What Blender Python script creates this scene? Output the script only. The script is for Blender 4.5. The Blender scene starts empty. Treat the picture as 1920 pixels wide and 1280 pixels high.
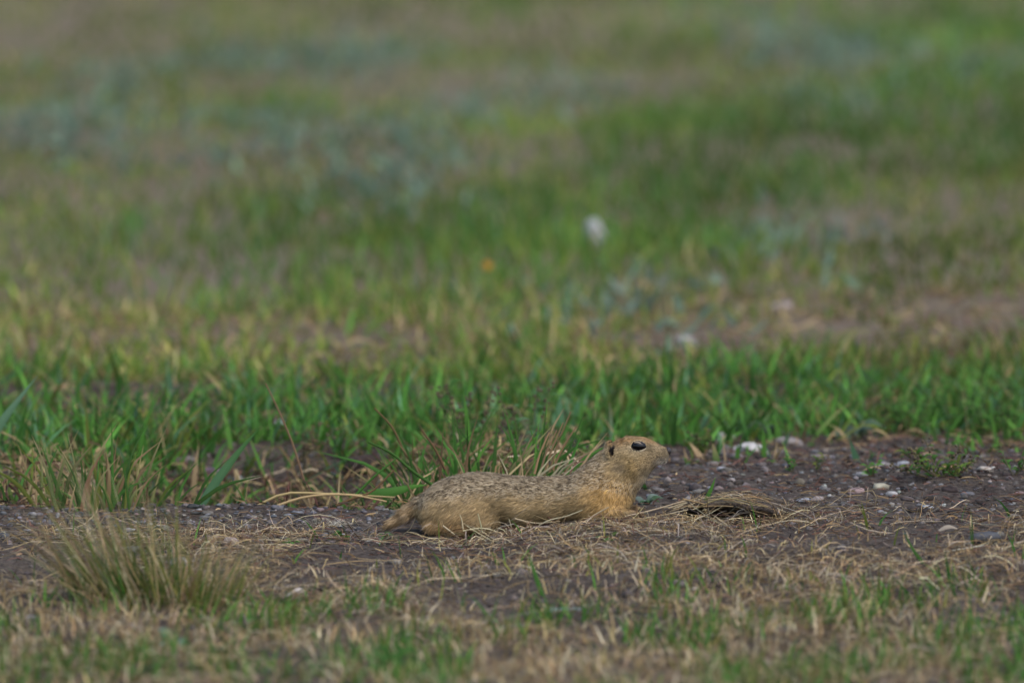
import bpy, math, random
import numpy as np
from mathutils import Vector

# ------------------------------------------------------------------ camera, sky, sun, exposure
SC = bpy.context.scene
COL = SC.collection
R = math.radians
rng = np.random.default_rng(7)
random.seed(7)

CAM_D, CAM_H = 10.0, 1.0                  # metres in front of / above the animal's ground
S_PX = 0.900 / 1920.0                     # metres per photo pixel at the animal
DIST = math.hypot(CAM_D, CAM_H)
PITCH = math.atan2(CAM_H, CAM_D) - math.atan(330 * S_PX / DIST)   # downward tilt of the optical axis

cam_data = bpy.data.cameras.new('camera')
cam = bpy.data.objects.new('camera', cam_data)
COL.objects.link(cam)
cam.location = (0, -CAM_D, CAM_H)
cam.rotation_euler = (math.pi / 2 - PITCH, 0, 0)
cam_data.sensor_width = 36.0
cam_data.lens = 36.0 * DIST / 0.900
cam_data.clip_start = 0.5
cam_data.clip_end = 2000
cam_data.dof.use_dof = True
cam_data.dof.focus_distance = DIST - 0.03
cam_data.dof.aperture_fstop = 7.8
SC.camera = cam

SUN_EL, SUN_AZ = R(58), R(140)            # azimuth from +Y towards +X (camera side, ahead of the animal)
world = bpy.data.worlds.new('World')
SC.world = world
world.use_nodes = True
wn = world.node_tree.nodes
sky = wn.new('ShaderNodeTexSky')
sky.sky_type = 'NISHITA'
sky.sun_disc = False
sky.sun_elevation = SUN_EL
sky.sun_rotation = SUN_AZ
sky.air_density = 1.0
sky.dust_density = 2.0
sky.ozone_density = 1.0
world.node_tree.links.new(sky.outputs[0], wn['Background'].inputs[0])
wn['Background'].inputs[1].default_value = 0.13

sun_data = bpy.data.lights.new('sun', 'SUN')
sun_data.energy = 0.75
sun_data.angle = R(60)
sun_data.color = (1.0, 0.97, 0.93)
sun = bpy.data.objects.new('sun', sun_data)
COL.objects.link(sun)
sd = Vector((math.sin(SUN_AZ) * math.cos(SUN_EL), math.cos(SUN_AZ) * math.cos(SUN_EL), math.sin(SUN_EL)))
sun.rotation_euler = (-sd).to_track_quat('-Z', 'Y').to_euler()
sun.location = (2, 3, 6)

SC.view_settings.view_transform = 'Standard'
SC.view_settings.look = 'None'
SC.view_settings.exposure = 0.97
SC.view_settings.gamma = 1.0
SC.view_settings.use_curve_mapping = False
SC.render.engine = 'CYCLES'
SC.cycles.use_denoising = True
SC.cycles.max_bounces = 6
SC.cycles.transparent_max_bounces = 6

# ------------------------------------------------------------------ helpers
def lattice(ix, iy, seed):
    h = (ix.astype(np.int64) * 374761393 + iy.astype(np.int64) * 668265263 + seed * 974711) & 0x7fffffff
    h = ((h ^ (h >> 13)) * 1274126177) & 0x7fffffff
    return ((h ^ (h >> 16)) & 0xffff) / 65535.0

def noise2(x, y, seed=0):
    x = np.asarray(x, float); y = np.asarray(y, float)
    ix = np.floor(x); iy = np.floor(y)
    fx = x - ix; fy = y - iy
    fx = fx * fx * (3 - 2 * fx); fy = fy * fy * (3 - 2 * fy)
    ix = ix.astype(np.int64); iy = iy.astype(np.int64)
    a = lattice(ix, iy, seed); b = lattice(ix + 1, iy, seed)
    c = lattice(ix, iy + 1, seed); d = lattice(ix + 1, iy + 1, seed)
    return (a * (1 - fx) + b * fx) * (1 - fy) + (c * (1 - fx) + d * fx) * fy     # 0..1

def fbm(x, y, seed=0, octv=3):
    s = 0; a = 0.5; t = 0
    for o in range(octv):
        s = s + a * noise2(x * 2 ** o, y * 2 ** o, seed + 17 * o); t += a; a *= 0.5
    return s / t

def sstep(a, b, x):
    t = np.clip((np.asarray(x, float) - a) / (b - a), 0, 1)
    return t * t * (3 - 2 * t)

def bump(x, c, w):
    return np.exp(-((np.asarray(x, float) - c) / w) ** 2)

HOLE = (0.192, -0.012)                    # burrow mouth

def ground_z(x, y):
    x = np.asarray(x, float); y = np.asarray(y, float)
    z = -0.0105 + 0.0155 * sstep(-0.085, 0.10, x) * (1 - sstep(0.25, 0.9, np.abs(y)))
    # low swell of the dug-out dirt, with a crest beyond which the ground drops into a hollow
    left = (1 - sstep(-0.19, -0.03, x + 0.06 * (noise2(x * 9, y * 5, 3) - 0.5)))
    dip = left * sstep(-0.43, -0.30, x)
    crest = 0.12 + 0.03 * (noise2(x * 6, y * 0 + 3, 5) - 0.5)
    z = z + left * 0.008 * bump(y, crest - 0.01, 0.07)
    z = z - dip * 0.052 * sstep(crest, crest + 0.11, y) * (1 - sstep(0.46, 0.80, y))
    z = z + 0.012 * sstep(0.15, 0.6, x) * bump(y, 0.25, 0.25)
    # burrow pit with a steep back wall
    hx, hy = x - HOLE[0], y - HOLE[1]
    pit = (1 - sstep(0.026, 0.044, np.abs(hx))) * sstep(-0.028, 0.004, hy) * (1 - sstep(0.066, 0.076, hy))
    z = z - 0.075 * pit
    # dip added under the belly so the gap there falls into shadow
    z = z - 0.014 * bump(x, -0.010, 0.022) * bump(y, -0.022, 0.022)
    z = z - 0.007 * bump(x, -0.01, 0.13) * bump(y, -0.07, 0.07)
    z = z - 0.006 * bump(x, HOLE[0], 0.06) * bump(y, HOLE[1] - 0.05, 0.05)
    near = 1 - sstep(1.2, 3.0, y)
    calm = 1 - 0.75 * bump(x, 0.05, 0.24) * bump(y, -0.03, 0.09)
    z = z + calm * near * (0.016 * (fbm(x * 5, y * 5, 11) - 0.5) + 0.007 * (fbm(x * 26, y * 26, 12) - 0.5))
    z = z + calm * near * sstep(0.1, 0.5, -y) * 0.02 * (fbm(x * 9, y * 7, 14) - 0.5)
    z = z + (1 - near) * 0.06 * (fbm(x * 1.2, y * 1.0, 13) - 0.5)
    return z

CP, SP = math.cos(PITCH), math.sin(PITCH)
def ray(px, py):
    u = (px - 960) * S_PX / DIST; v = (640 - py) * S_PX / DIST
    d = Vector((u, CP + v * SP, -SP + v * CP))
    return d
def hit(px, py):
    """photo pixel -> point on the ground surface"""
    d = ray(px, py); o = cam.location
    ts = T_RAY
    f = (o.z + d.z * ts) - ground_z(o.x + d.x * ts, o.y + d.y * ts)
    k = int(np.argmax(f <= 0))
    a, b = f[k - 1], f[k]; t = ts[k - 1] + (ts[k] - ts[k - 1]) * a / (a - b)
    return o + d * float(t)
T_RAY = np.concatenate([np.arange(8.2, 11.5, 0.004), np.arange(11.5, 40, 0.03)])
def at_depth(px, py, y):
    """photo pixel -> point in the upright plane at depth y"""
    d = ray(px, py); t = (y + CAM_D) / d.y
    return cam.location + d * t
def px_m(n, y):
    return n * S_PX * (y + CAM_D) / CAM_D

def link(name, me, mat=None, parent=None):
    o = bpy.data.objects.new(name, me); COL.objects.link(o)
    if mat is not None and me is not None and not me.materials: me.materials.append(mat)
    if parent is not None: o.parent = parent
    return o
def tag(o, label, cat, group=None):
    o['label'] = label; o['category'] = cat
    if group: o['group'] = group
    return o
def empty(name, loc, label=None, cat=None, group=None):
    o = bpy.data.objects.new(name, None); COL.objects.link(o)
    o.location = loc; o.empty_display_size = 0.01
    if label: tag(o, label, cat, group)
    return o

def mesh_np(name, V, F3=None, F4=None, C=None, smooth=True):
    """V (n,3), triangles, quads, point colours -> mesh"""
    me = bpy.data.meshes.new(name)
    V = np.ascontiguousarray(V, dtype=np.float32)
    loops = []; starts = []; n = 0
    if F4 is not None and len(F4):
        F4 = np.asarray(F4, np.int32); loops.append(F4.ravel()); starts.append(np.arange(len(F4)) * 4); n = len(F4) * 4
    if F3 is not None and len(F3):
        F3 = np.asarray(F3, np.int32); loops.append(F3.ravel()); starts.append(n + np.arange(len(F3)) * 3)
    loops = np.concatenate(loops).astype(np.int32); starts = np.concatenate(starts).astype(np.int32)
    me.vertices.add(len(V)); me.vertices.foreach_set('co', V.ravel())
    me.loops.add(len(loops)); me.loops.foreach_set('vertex_index', loops)
    me.polygons.add(len(starts)); me.polygons.foreach_set('loop_start', starts)
    if smooth: me.polygons.foreach_set('use_smooth', np.ones(len(starts), dtype=bool))
    me.update(calc_edges=True)
    if C is not None:
        a = me.color_attributes.new('col', 'FLOAT_COLOR', 'POINT')
        cc = np.ones((len(V), 4), np.float32); cc[:, :3] = C
        a.data.foreach_set('color', cc.ravel())
    return me

class Geo:
    def __init__(self): self.V = []; self.T = []; self.Q = []; self.C = []; self.n = 0
    def add(self, V, T, Q, C):
        self.V.append(V); self.C.append(np.clip(C, 0.002, 0.9))
        if T is not None and len(T): self.T.append(T + self.n)
        if Q is not None and len(Q): self.Q.append(Q + self.n)
        self.n += len(V)
    def build(self, name, mat, parent=None, kind=None):
        me = mesh_np(name, np.concatenate(self.V), np.concatenate(self.T) if self.T else None,
                     np.concatenate(self.Q) if self.Q else None, np.concatenate(self.C))
        o = link(name, me, mat, parent)
        if kind: o['kind'] = kind
        return o

def ribbons(P, Wd, W, C0, C1, cpow=1.0, tip=True, fold=0.0):
    """P (N,S+1,3) centre lines, Wd (N,3) width dir, W (N,S+1) half widths -> V,T,Q,C"""
    N, S1, _ = P.shape; S = S1 - 1
    t = np.linspace(0, 1, S1)[None, :, None] ** cpow
    Ck = C0 if C0.ndim == 3 else C0[:, None, :] * (1 - t) + C1[:, None, :] * t
    off = Wd[:, None, :] * W[:, :, None]
    if tip:
        L = P[:, :S] - off[:, :S]; Rr = P[:, :S] + off[:, :S]
        V = np.concatenate([np.stack([L, Rr], 2).reshape(N, 2 * S, 3), P[:, S:S + 1]], 1)
        C = np.concatenate([np.repeat(Ck[:, :S], 2, axis=1), Ck[:, S:]], 1)
        m = 2 * S + 1
    else:
        V = np.stack([P - off, P + off], 2).reshape(N, 2 * S1, 3); C = np.repeat(Ck, 2, axis=1); m = 2 * S1
    b = (np.arange(N) * m)[:, None]
    Q = [np.stack([b[:, 0] + 2 * k, b[:, 0] + 2 * k + 1, b[:, 0] + 2 * k + 3, b[:, 0] + 2 * k + 2], 1)
         for k in range((S - 1) if tip else S)]
    Q = np.concatenate(Q) if Q else None
    T = np.stack([b[:, 0] + 2 * S - 2, b[:, 0] + 2 * S - 1, b[:, 0] + 2 * S], 1) if tip else None
    return V.reshape(-1, 3), T, Q, C.reshape(-1, 3)

def blades(root, L, phi, a0, da, w, C0, C1, S=3, dphi=None, wprof=None, cpow=1.5, twist=None):
    N = len(L)
    if dphi is None: dphi = np.zeros(N)
    P = np.zeros((N, S + 1, 3)); P[:, 0] = root
    for k in range(S):
        tt = (k + 0.5) / S
        a = a0 + da * tt; p = phi + dphi * tt
        st = np.stack([np.sin(a) * np.cos(p), np.sin(a) * np.sin(p), np.cos(a)], 1)
        P[:, k + 1] = P[:, k] + st * (L / S)[:, None]
    tw = rng.uniform(-1.2, 1.2, N) if twist is None else twist
    Wd = np.stack([-np.sin(phi + tw), np.cos(phi + tw), np.zeros(N)], 1)
    t = np.linspace(0, 1, S + 1)
    if wprof is None: wprof = (1 - t ** 1.6) * (0.75 + 0.5 * np.sin(np.pi * np.clip(t + .1, 0, 1)))
    W = w[:, None] * wprof[None, :] * 0.5
    return ribbons(P, Wd, W, C0, C1, cpow)

def jit(c, n, s=0.18, hue=0.035):
    c = np.asarray(c, float)
    v = np.exp(rng.normal(0, s, (n, 1))) * np.exp(rng.normal(0, hue, (n, 3)))
    return np.clip((c[None, :] if c.ndim == 1 else c) * v, 0.004, 0.85)

def mixpal(n, pal, wts, s=0.18, hue=0.035):
    idx = rng.choice(len(pal), n, p=np.asarray(wts, float) / np.sum(wts))
    return jit(np.asarray(pal)[idx], n, s, hue)

# ------------------------------------------------------------------ materials
def new_mat(name):
    m = bpy.data.materials.new(name); m.use_nodes = True
    return m, m.node_tree.nodes, m.node_tree.links, m.node_tree.nodes['Principled BSDF']

def mat_attr(name, rough=0.6, spec=0.25, transl=0.0, noise=None, bumpamt=0.0):
    m, N, Lk, P = new_mat(name)
    a = N.new('ShaderNodeAttribute'); a.attribute_name = 'col'
    out = a.outputs['Color']
    if noise:
        tc = N.new('ShaderNodeTexCoord'); nz = N.new('ShaderNodeTexNoise')
        nz.inputs['Scale'].default_value = noise[0]; nz.inputs['Detail'].default_value = 5
        Lk.new(tc.outputs['Object'], nz.inputs['Vector'])
        mr = N.new('ShaderNodeMapRange'); mr.inputs[1].default_value = 0.3; mr.inputs[2].default_value = 0.7
        mr.inputs[3].default_value = 1 - noise[1]; mr.inputs[4].default_value = 1 + noise[1]
        Lk.new(nz.outputs['Fac'], mr.inputs[0])
        vm = N.new('ShaderNodeVectorMath'); vm.operation = 'SCALE'
        Lk.new(out, vm.inputs[0]); Lk.new(mr.outputs[0], vm.inputs['Scale']); out = vm.outputs[0]
        if bumpamt:
            bp = N.new('ShaderNodeBump'); bp.inputs['Strength'].default_value = bumpamt; bp.inputs['Distance'].default_value = 0.002
            Lk.new(nz.outputs['Fac'], bp.inputs['Height']); Lk.new(bp.outputs[0], P.inputs['Normal'])
    Lk.new(out, P.inputs['Base Color'])
    P.inputs['Roughness'].default_value = rough
    P.inputs['Specular IOR Level'].default_value = spec
    if transl:
        tr = N.new('ShaderNodeBsdfTranslucent'); Lk.new(out, tr.inputs['Color'])
        mx = N.new('ShaderNodeMixShader'); mx.inputs[0].default_value = transl
        Lk.new(P.outputs[0], mx.inputs[1]); Lk.new(tr.outputs[0], mx.inputs[2])
        Lk.new(mx.outputs[0], N['Material Output'].inputs['Surface'])
    return m

M_LEAF = mat_attr('grass_leaf', 0.6, 0.14, 0.38)
M_STRAW = mat_attr('dry_straw', 0.75, 0.08, 0.15)
M_FUR = mat_attr('fur', 0.7, 0.08, 0.12)
M_STONE = mat_attr('stone', 0.85, 0.15, 0, (180, 0.40), 0.6)
M_SKIN = mat_attr('skin', 0.7, 0.2, 0)

def mat_plain(name, col, rough=0.5, spec=0.5):
    m, N, Lk, P = new_mat(name)
    P.inputs['Base Color'].default_value = (*col, 1); P.inputs['Roughness'].default_value = rough
    P.inputs['Specular IOR Level'].default_value = spec
    return m
M_EYE = mat_plain('eye_black', (0.005, 0.004, 0.004), 0.14, 0.28)
M_NOSE = mat_plain('nose_skin', (0.030, 0.022, 0.020), 0.45, 0.4)
M_CLAW = mat_plain('claw_horn', (0.035, 0.028, 0.024), 0.4, 0.4)

def mat_ground():
    m, N, Lk, P = new_mat('soil')
    tc = N.new('ShaderNodeTexCoord')
    def nz(scale, detail=6, rough=0.6):
        n = N.new('ShaderNodeTexNoise'); n.inputs['Scale'].default_value = scale
        n.inputs['Detail'].default_value = detail; n.inputs['Roughness'].default_value = rough
        Lk.new(tc.outputs['Object'], n.inputs['Vector']); return n
    n1 = nz(9); n2 = nz(160, 8, 0.7); n3 = nz(1.1, 4)
    r = N.new('ShaderNodeValToRGB')
    e = r.color_ramp.elements
    e[0].position = 0.34; e[0].color = (0.034, 0.027, 0.023, 1)
    e[1].position = 0.74; e[1].color = (0.230, 0.196, 0.160, 1)
    Lk.new(n2.outputs['Fac'], r.inputs[0])
    mx = N.new('ShaderNodeMix'); mx.data_type = 'RGBA'; mx.blend_type = 'MULTIPLY'; mx.inputs[0].default_value = 0.75
    r2 = N.new('ShaderNodeValToRGB'); e = r2.color_ramp.elements
    e[0].position = 0.3; e[0].color = (0.62, 0.55, 0.52, 1); e[1].position = 0.7; e[1].color = (1.25, 1.15, 1.1, 1)
    Lk.new(n1.outputs['Fac'], r2.inputs[0])
    Lk.new(r.outputs[0], mx.inputs[6]); Lk.new(r2.outputs[0], mx.inputs[7])
    # beyond the nearby clearing the soil carries thin turf: same ground, its own colour patches
    sep = N.new('ShaderNodeSeparateXYZ'); Lk.new(tc.outputs['Object'], sep.inputs[0])
    mr = N.new('ShaderNodeMapRange'); mr.inputs[1].default_value = 1.3; mr.inputs[2].default_value = 2.1
    Lk.new(sep.outputs['Y'], mr.inputs[0])
    r3 = N.new('ShaderNodeValToRGB'); e = r3.color_ramp.elements
    e[0].position = 0.35; e[0].color = (0.25, 0.187, 0.140, 1); e[1].position = 0.65; e[1].color = (0.19, 0.155, 0.095, 1)
    Lk.new(n3.outputs['Fac'], r3.inputs[0])
    mx2 = N.new('ShaderNodeMix'); mx2.data_type = 'RGBA'
    Lk.new(mr.outputs[0], mx2.inputs[0]); Lk.new(mx.outputs[2], mx2.inputs[6]); Lk.new(r3.outputs[0], mx2.inputs[7])
    Lk.new(mx2.outputs[2], P.inputs['Base Color'])
    P.inputs['Roughness'].default_value = 0.95; P.inputs['Specular IOR Level'].default_value = 0.05
    bp = N.new('ShaderNodeBump'); bp.inputs['Strength'].default_value = 1.0; bp.inputs['Distance'].default_value = 0.008
    Lk.new(n2.outputs['Fac'], bp.inputs['Height']); Lk.new(bp.outputs[0], P.inputs['Normal'])
    return m
M_SOIL = mat_ground()

# ------------------------------------------------------------------ ground
def graded(a0, b0, step, lo, hi, g=1.18):
    c = list(np.arange(a0, b0 + step * 0.5, step))
    s = step; v = c[-1]
    while v < hi: s *= g; v += s; c.append(min(v, hi))
    s = step; v = c[0]; f = []
    while v > lo: s *= g; v -= s; f.append(max(v, lo))
    return np.array(f[::-1] + c)
xs = graded(-0.72, 0.72, 0.0085, -600, 600, 1.15)
ys = graded(-1.4, 0.95, 0.0080, -60, 1200, 1.035)
X, Y = np.meshgrid(xs, ys)
Z = ground_z(X, Y)
nx, ny = len(xs), len(ys)
idx = np.arange(nx * ny).reshape(ny, nx)
Q = np.stack([idx[:-1, :-1], idx[:-1, 1:], idx[1:, 1:], idx[1:, :-1]], -1).reshape(-1, 4)
g = link('ground', mesh_np('ground', np.stack([X, Y, Z], -1).reshape(-1, 3), None, Q), M_SOIL)
g['kind'] = 'structure'

# overhanging turf lip above the burrow: a thick crumbling slab of root-bound soil
def turf_lip():
    n, m = 56, 16
    V = []; C = []
    hx0, hy0 = HOLE
    for i in range(n + 1):
        u = i / n; x = hx0 - 0.046 + 0.092 * u
        prof = math.sin(math.pi * u) ** 0.6
        ragged = 0.022 * (float(fbm(x * 60, 3.0, 91)) - 0.5) + 0.008 * math.sin(math.pi * u)
        yf = hy0 + 0.020 - ragged; yb = hy0 + 0.095
        zb = float(ground_z(x, yb)); zf = float(ground_z(x, hy0 - 0.045))
        zu = zf - 0.006 + 0.019 * prof + 0.011 * (float(fbm(x * 70, 7.0, 93)) - 0.5)    # underside at the mouth
        for k in range(m + 1):
            v = k / m
            if v < 0.5:                                   # top, back to front
                q = v / 0.5; y = yb + (yf - yb) * q
                z = (zb - 0.004) * (1 - q) + (zu + 0.004) * q + 0.003 * math.sin(math.pi * q) + 0.007 * (float(fbm(x * 110, y * 110, 8)) - .5)
            else:                                         # underside, front to back
                q = (v - 0.5) / 0.5; y = yf + (yb - yf) * q
                z = zu - 0.03 * q
            V.append((x, y, z))
    V = np.array(V); idx = np.arange((n + 1) * (m + 1)).reshape(n + 1, m + 1)
    Q = np.stack([idx[:-1, :-1], idx[1:, :-1], idx[1:, 1:], idx[:-1, 1:]], -1).reshape(-1, 4)
    o = link('burrow_lip', mesh_np('burrow_lip', V, None, Q), M_SOIL)
    o['kind'] = 'structure'
turf_lip()

# ------------------------------------------------------------------ the ground squirrel
KM = S_PX                                   # metres per photo pixel in the animal's plane
def PX(px): return (px - 960) * KM * 1000   # mm
def PZ(py): return (970 - py) * KM * 1000

def cub(xq, x, y):
    """smooth (Catmull-Rom) interpolation, clamped outside"""
    x = np.asarray(x, float); y = np.asarray(y, float)
    m = np.gradient(y, x)
    i = np.clip(np.searchsorted(x, xq) - 1, 0, len(x) - 2)
    xc = np.clip(xq, x[0], x[-1]); h = x[i + 1] - x[i]; t = (xc - x[i]) / h
    return (2*t**3-3*t**2+1)*y[i] + (t**3-2*t**2+t)*h*m[i] + (-2*t**3+3*t**2)*y[i+1] + (t**3-t**2)*h*m[i+1]

TORSO = np.array([  # px, top, bottom, half width mm
    (784, 938, 962, 7), (796, 925, 975, 15), (812, 911, 981, 21), (831, 901, 983, 26), (856, 893, 982, 29),
    (887, 888, 978, 31), (919, 888.5, 969, 29), (945, 892, 970, 28), (965, 894, 979, 28.5), (981, 895, 980, 27.5), (1012, 895.5, 979, 26.5),
    (1044, 894.5, 976, 26), (1070, 892, 971, 25.5), (1092, 884, 966, 25), (1120, 880, 961, 24), (1150, 888, 957, 21), (1172, 905, 950, 15)])
HEAD = np.array([
    (1139, 840, 872, 10), (1150, 831, 880, 15.5), (1165, 824.5, 884, 18), (1180, 820.5, 885, 18.5), (1194, 819, 883, 17.6),
    (1206, 820.5, 879, 15.6), (1219, 825, 875, 12.2), (1231, 830.5, 870.5, 9.2), (1242, 835.5, 867, 7.4), (1248.5, 838.5, 865, 6.0), (1252.5, 842, 861, 3.8)])
h_mm = 1.15
gx = np.arange(PX(715), PX(1262), h_mm); gy = np.arange(-44, 44.1, h_mm); gz = np.arange(-16, 80, h_mm)
GX, GY, GZ = np.meshgrid(gx, gy, gz, indexing='ij')

def smin(a, b, k):
    hh = np.clip(0.5 + 0.5 * (b - a) / k, 0, 1)
    return b * (1 - hh) + a * hh - k * hh * (1 - hh)
def loft(tab, ex=2.2):
    x = PX(tab[:, 0]); top = PZ(tab[:, 1]); bot = PZ(tab[:, 2]); w = tab[:, 3]
    T = cub(gx, x, top)[:, None, None]; B = cub(gx, x, bot)[:, None, None]; W = cub(gx, x, w)[:, None, None]
    zc = (T + B) / 2; hh = (T - B) / 2
    q = (np.abs((GZ - zc) / hh) ** ex + np.abs(GY / W) ** ex) ** (1 / ex)
    f = (q - 1) * np.minimum(hh, W)
    dx = np.maximum(np.maximum(x[0] - GX, GX - x[-1]), 0)
    return np.where(dx > 0, np.sqrt(np.maximum(f, 0) ** 2 + dx ** 2), f)
def ell(c, r):
    q = np.sqrt(((GX - c[0]) / r[0]) ** 2 + ((GY - c[1]) / r[1]) ** 2 + ((GZ - c[2]) / r[2]) ** 2)
    return (q - 1) * min(r)
def cone(a, b, ra, rb):
    a = np.array(a, float); b = np.array(b, float); d = b - a; L2 = d @ d
    t = np.clip(((GX - a[0]) * d[0] + (GY - a[1]) * d[1] + (GZ - a[2]) * d[2]) / L2, 0, 1)
    return np.sqrt((GX - a[0] - t * d[0]) ** 2 + (GY - a[1] - t * d[1]) ** 2 + (GZ - a[2] - t * d[2]) ** 2) - (ra + (rb - ra) * t)

def p3(px, py, y): return (PX(px), y, PZ(py))
F = loft(TORSO, 2.3)
F = smin(F, cone(p3(1122, 919, 0), p3(1174, 870, 0), 22.5, 19.6), 9)           # neck
F = smin(F, loft(HEAD, 2.1), 7)
F = smin(F, cone(p3(1214, 866, 0), p3(1185, 888, 0), 5.5, 9), 6)            # throat
F = smin(F, cone(p3(1113, 901, 0), p3(1147, 869, 0), 14, 14), 5)             # nape
F = smin(F, cone(p3(1185, 889, 0), p3(1165, 920, 0), 10, 11), 6)
F = smin(F, ell(p3(1241, 859.5, 0), (4.6, 4.6, 3.8)), 3)                      # lips
for s in (-1, 1):
    F = smin(F, ell(p3(1186, 867, 10.5 * s), (12, 8.5, 9.5)), 5)                 # cheek
    F = smin(F, cone(p3(1178, 826, 10.5 * s), p3(1212, 829, 7.5 * s), 3.2, 2.2), 4)   # brow
    F = smin(F, ell(p3(856, 957, 17 * s), (27, 14, 14)), 11)                  # thigh
    F = smin(F, ell(p3(896, 974, 19 * s), (15, 10, 6)), 9)                    # knee
    F = smin(F, cone(p3(812, 977, 22 * s), p3(868, 984, 27 * s), 5.0, 4.0), 4)     # hind foot
    F = smin(F, ell(p3(1118, 938, 17 * s), (17, 10, 16)), 9)                   # shoulder
    yo = 20 * s; dx = 0 if s < 0 else 6
    F = smin(F, cone(p3(1120, 950, yo), p3(1150, 956, yo + 2 * s), 7.5, 5.2), 6)   # upper arm
    F = smin(F, cone(p3(1150, 956, yo + 2 * s), p3(1184 + dx, 958, yo + 1 * s), 4.6, 3.2), 4)   # forearm
    F = smin(F, ell(p3(1190 + dx, 959.5, yo + 1 * s), (4.6, 4.0, 2.6)), 3)     # paw
    for k, (dy, ln, bend) in enumerate(((-3.2, 11, 2.5), (-1.1, 15, 2.2), (1.2, 16, 2.0), (3.3, 12, 2.4))):
        a = p3(1193 + dx, 960, yo + s + dy); b = p3(1193 + dx + ln * 0.55, 960.0, yo + s + dy * 1.35)
        c = p3(1193 + dx + ln, 960 + bend + 1.5, yo + s + dy * 1.55)
        F = smin(F, cone(a, b, 1.5, 1.25), 1.0); F = smin(F, cone(b, c, 1.25, 0.9), 0.8)
    # ear: low rounded rim behind a dark slit
    E = p3(1143, 842, 15.0 * s)
F = smin(F, cone(p3(790, 944, 0), p3(758, 965, -2), 6.0, 4.0), 6)              # tail
F = smin(F, cone(p3(758, 965, -2), p3(727, 983, -5), 4.0, 1.2), 3)

def trilin(A, P):
    """sample grid A at mm points P"""
    q = (P - np.array([gx[0], gy[0], gz[0]])) / h_mm
    q = np.clip(q, 0, np.array(A.shape) - 1.001); i = q.astype(int); f = q - i
    r = 0
    for a in (0, 1):
        for b in (0, 1):
            for c in (0, 1):
                w = (f[:, 0] if a else 1 - f[:, 0]) * (f[:, 1] if b else 1 - f[:, 1]) * (f[:, 2] if c else 1 - f[:, 2])
                r = r + w * A[i[:, 0] + a, i[:, 1] + b, i[:, 2] + c]
    return r
def surf_y(px, py, s):
    """mm depth of the skin at a picture-plane point on side s"""
    x, z = PX(px), PZ(py); yy = np.linspace(0, 42, 400) * s
    f = trilin(F, np.stack([np.full(400, x), yy, np.full(400, z)], 1))
    k = np.argmax(f > 0); return yy[max(k, 1)]

EYE_C = (1196.5, 833.0); EAR_C = (1145.5, 842.0)
ear_y = {}; eye_y = {}
for s in (-1, 1):
    eye_y[s] = surf_y(*EYE_C, s)
    ye = surf_y(EAR_C[0] + 3, EAR_C[1], s); ear_y[s] = ye
    # raised rim (back and lower edge of the ear)
    prev = None
    for k in range(9):
        a = R(60 + 26 * k)                         # from the top, round the back, to the lower front
        pt = p3(EAR_C[0] + 7.4 * math.cos(a), EAR_C[1] - 10.5 * math.sin(a), ye + s * (0.6 if k not in (0, 8) else -0.6))
        if prev is not None: F = smin(F, cone(prev, pt, 1.7, 1.7), 1.6)
        prev = pt
    # the slit in front of the rim
    for (ax, ay), (bx, by), rr in (((2, -7), (0.2, 0), 1.5), ((0.2, 0), (3.2, 6.5), 1.5), ((3.2, 6.5), (7.5, 6.5), 1.3)):
        c = cone(p3(EAR_C[0] + ax, EAR_C[1] + ay, ye - 0.2 * s), p3(EAR_C[0] + bx, EAR_C[1] + by, ye - 0.2 * s), rr + 1.1, rr + 1.1)
        F = np.maximum(F, -c)
    # eye socket
    c = ell(p3(EYE_C[0], EYE_C[1], eye_y[s]), (5.6, 3.4, 3.3)); F = np.maximum(F, -c)

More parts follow.
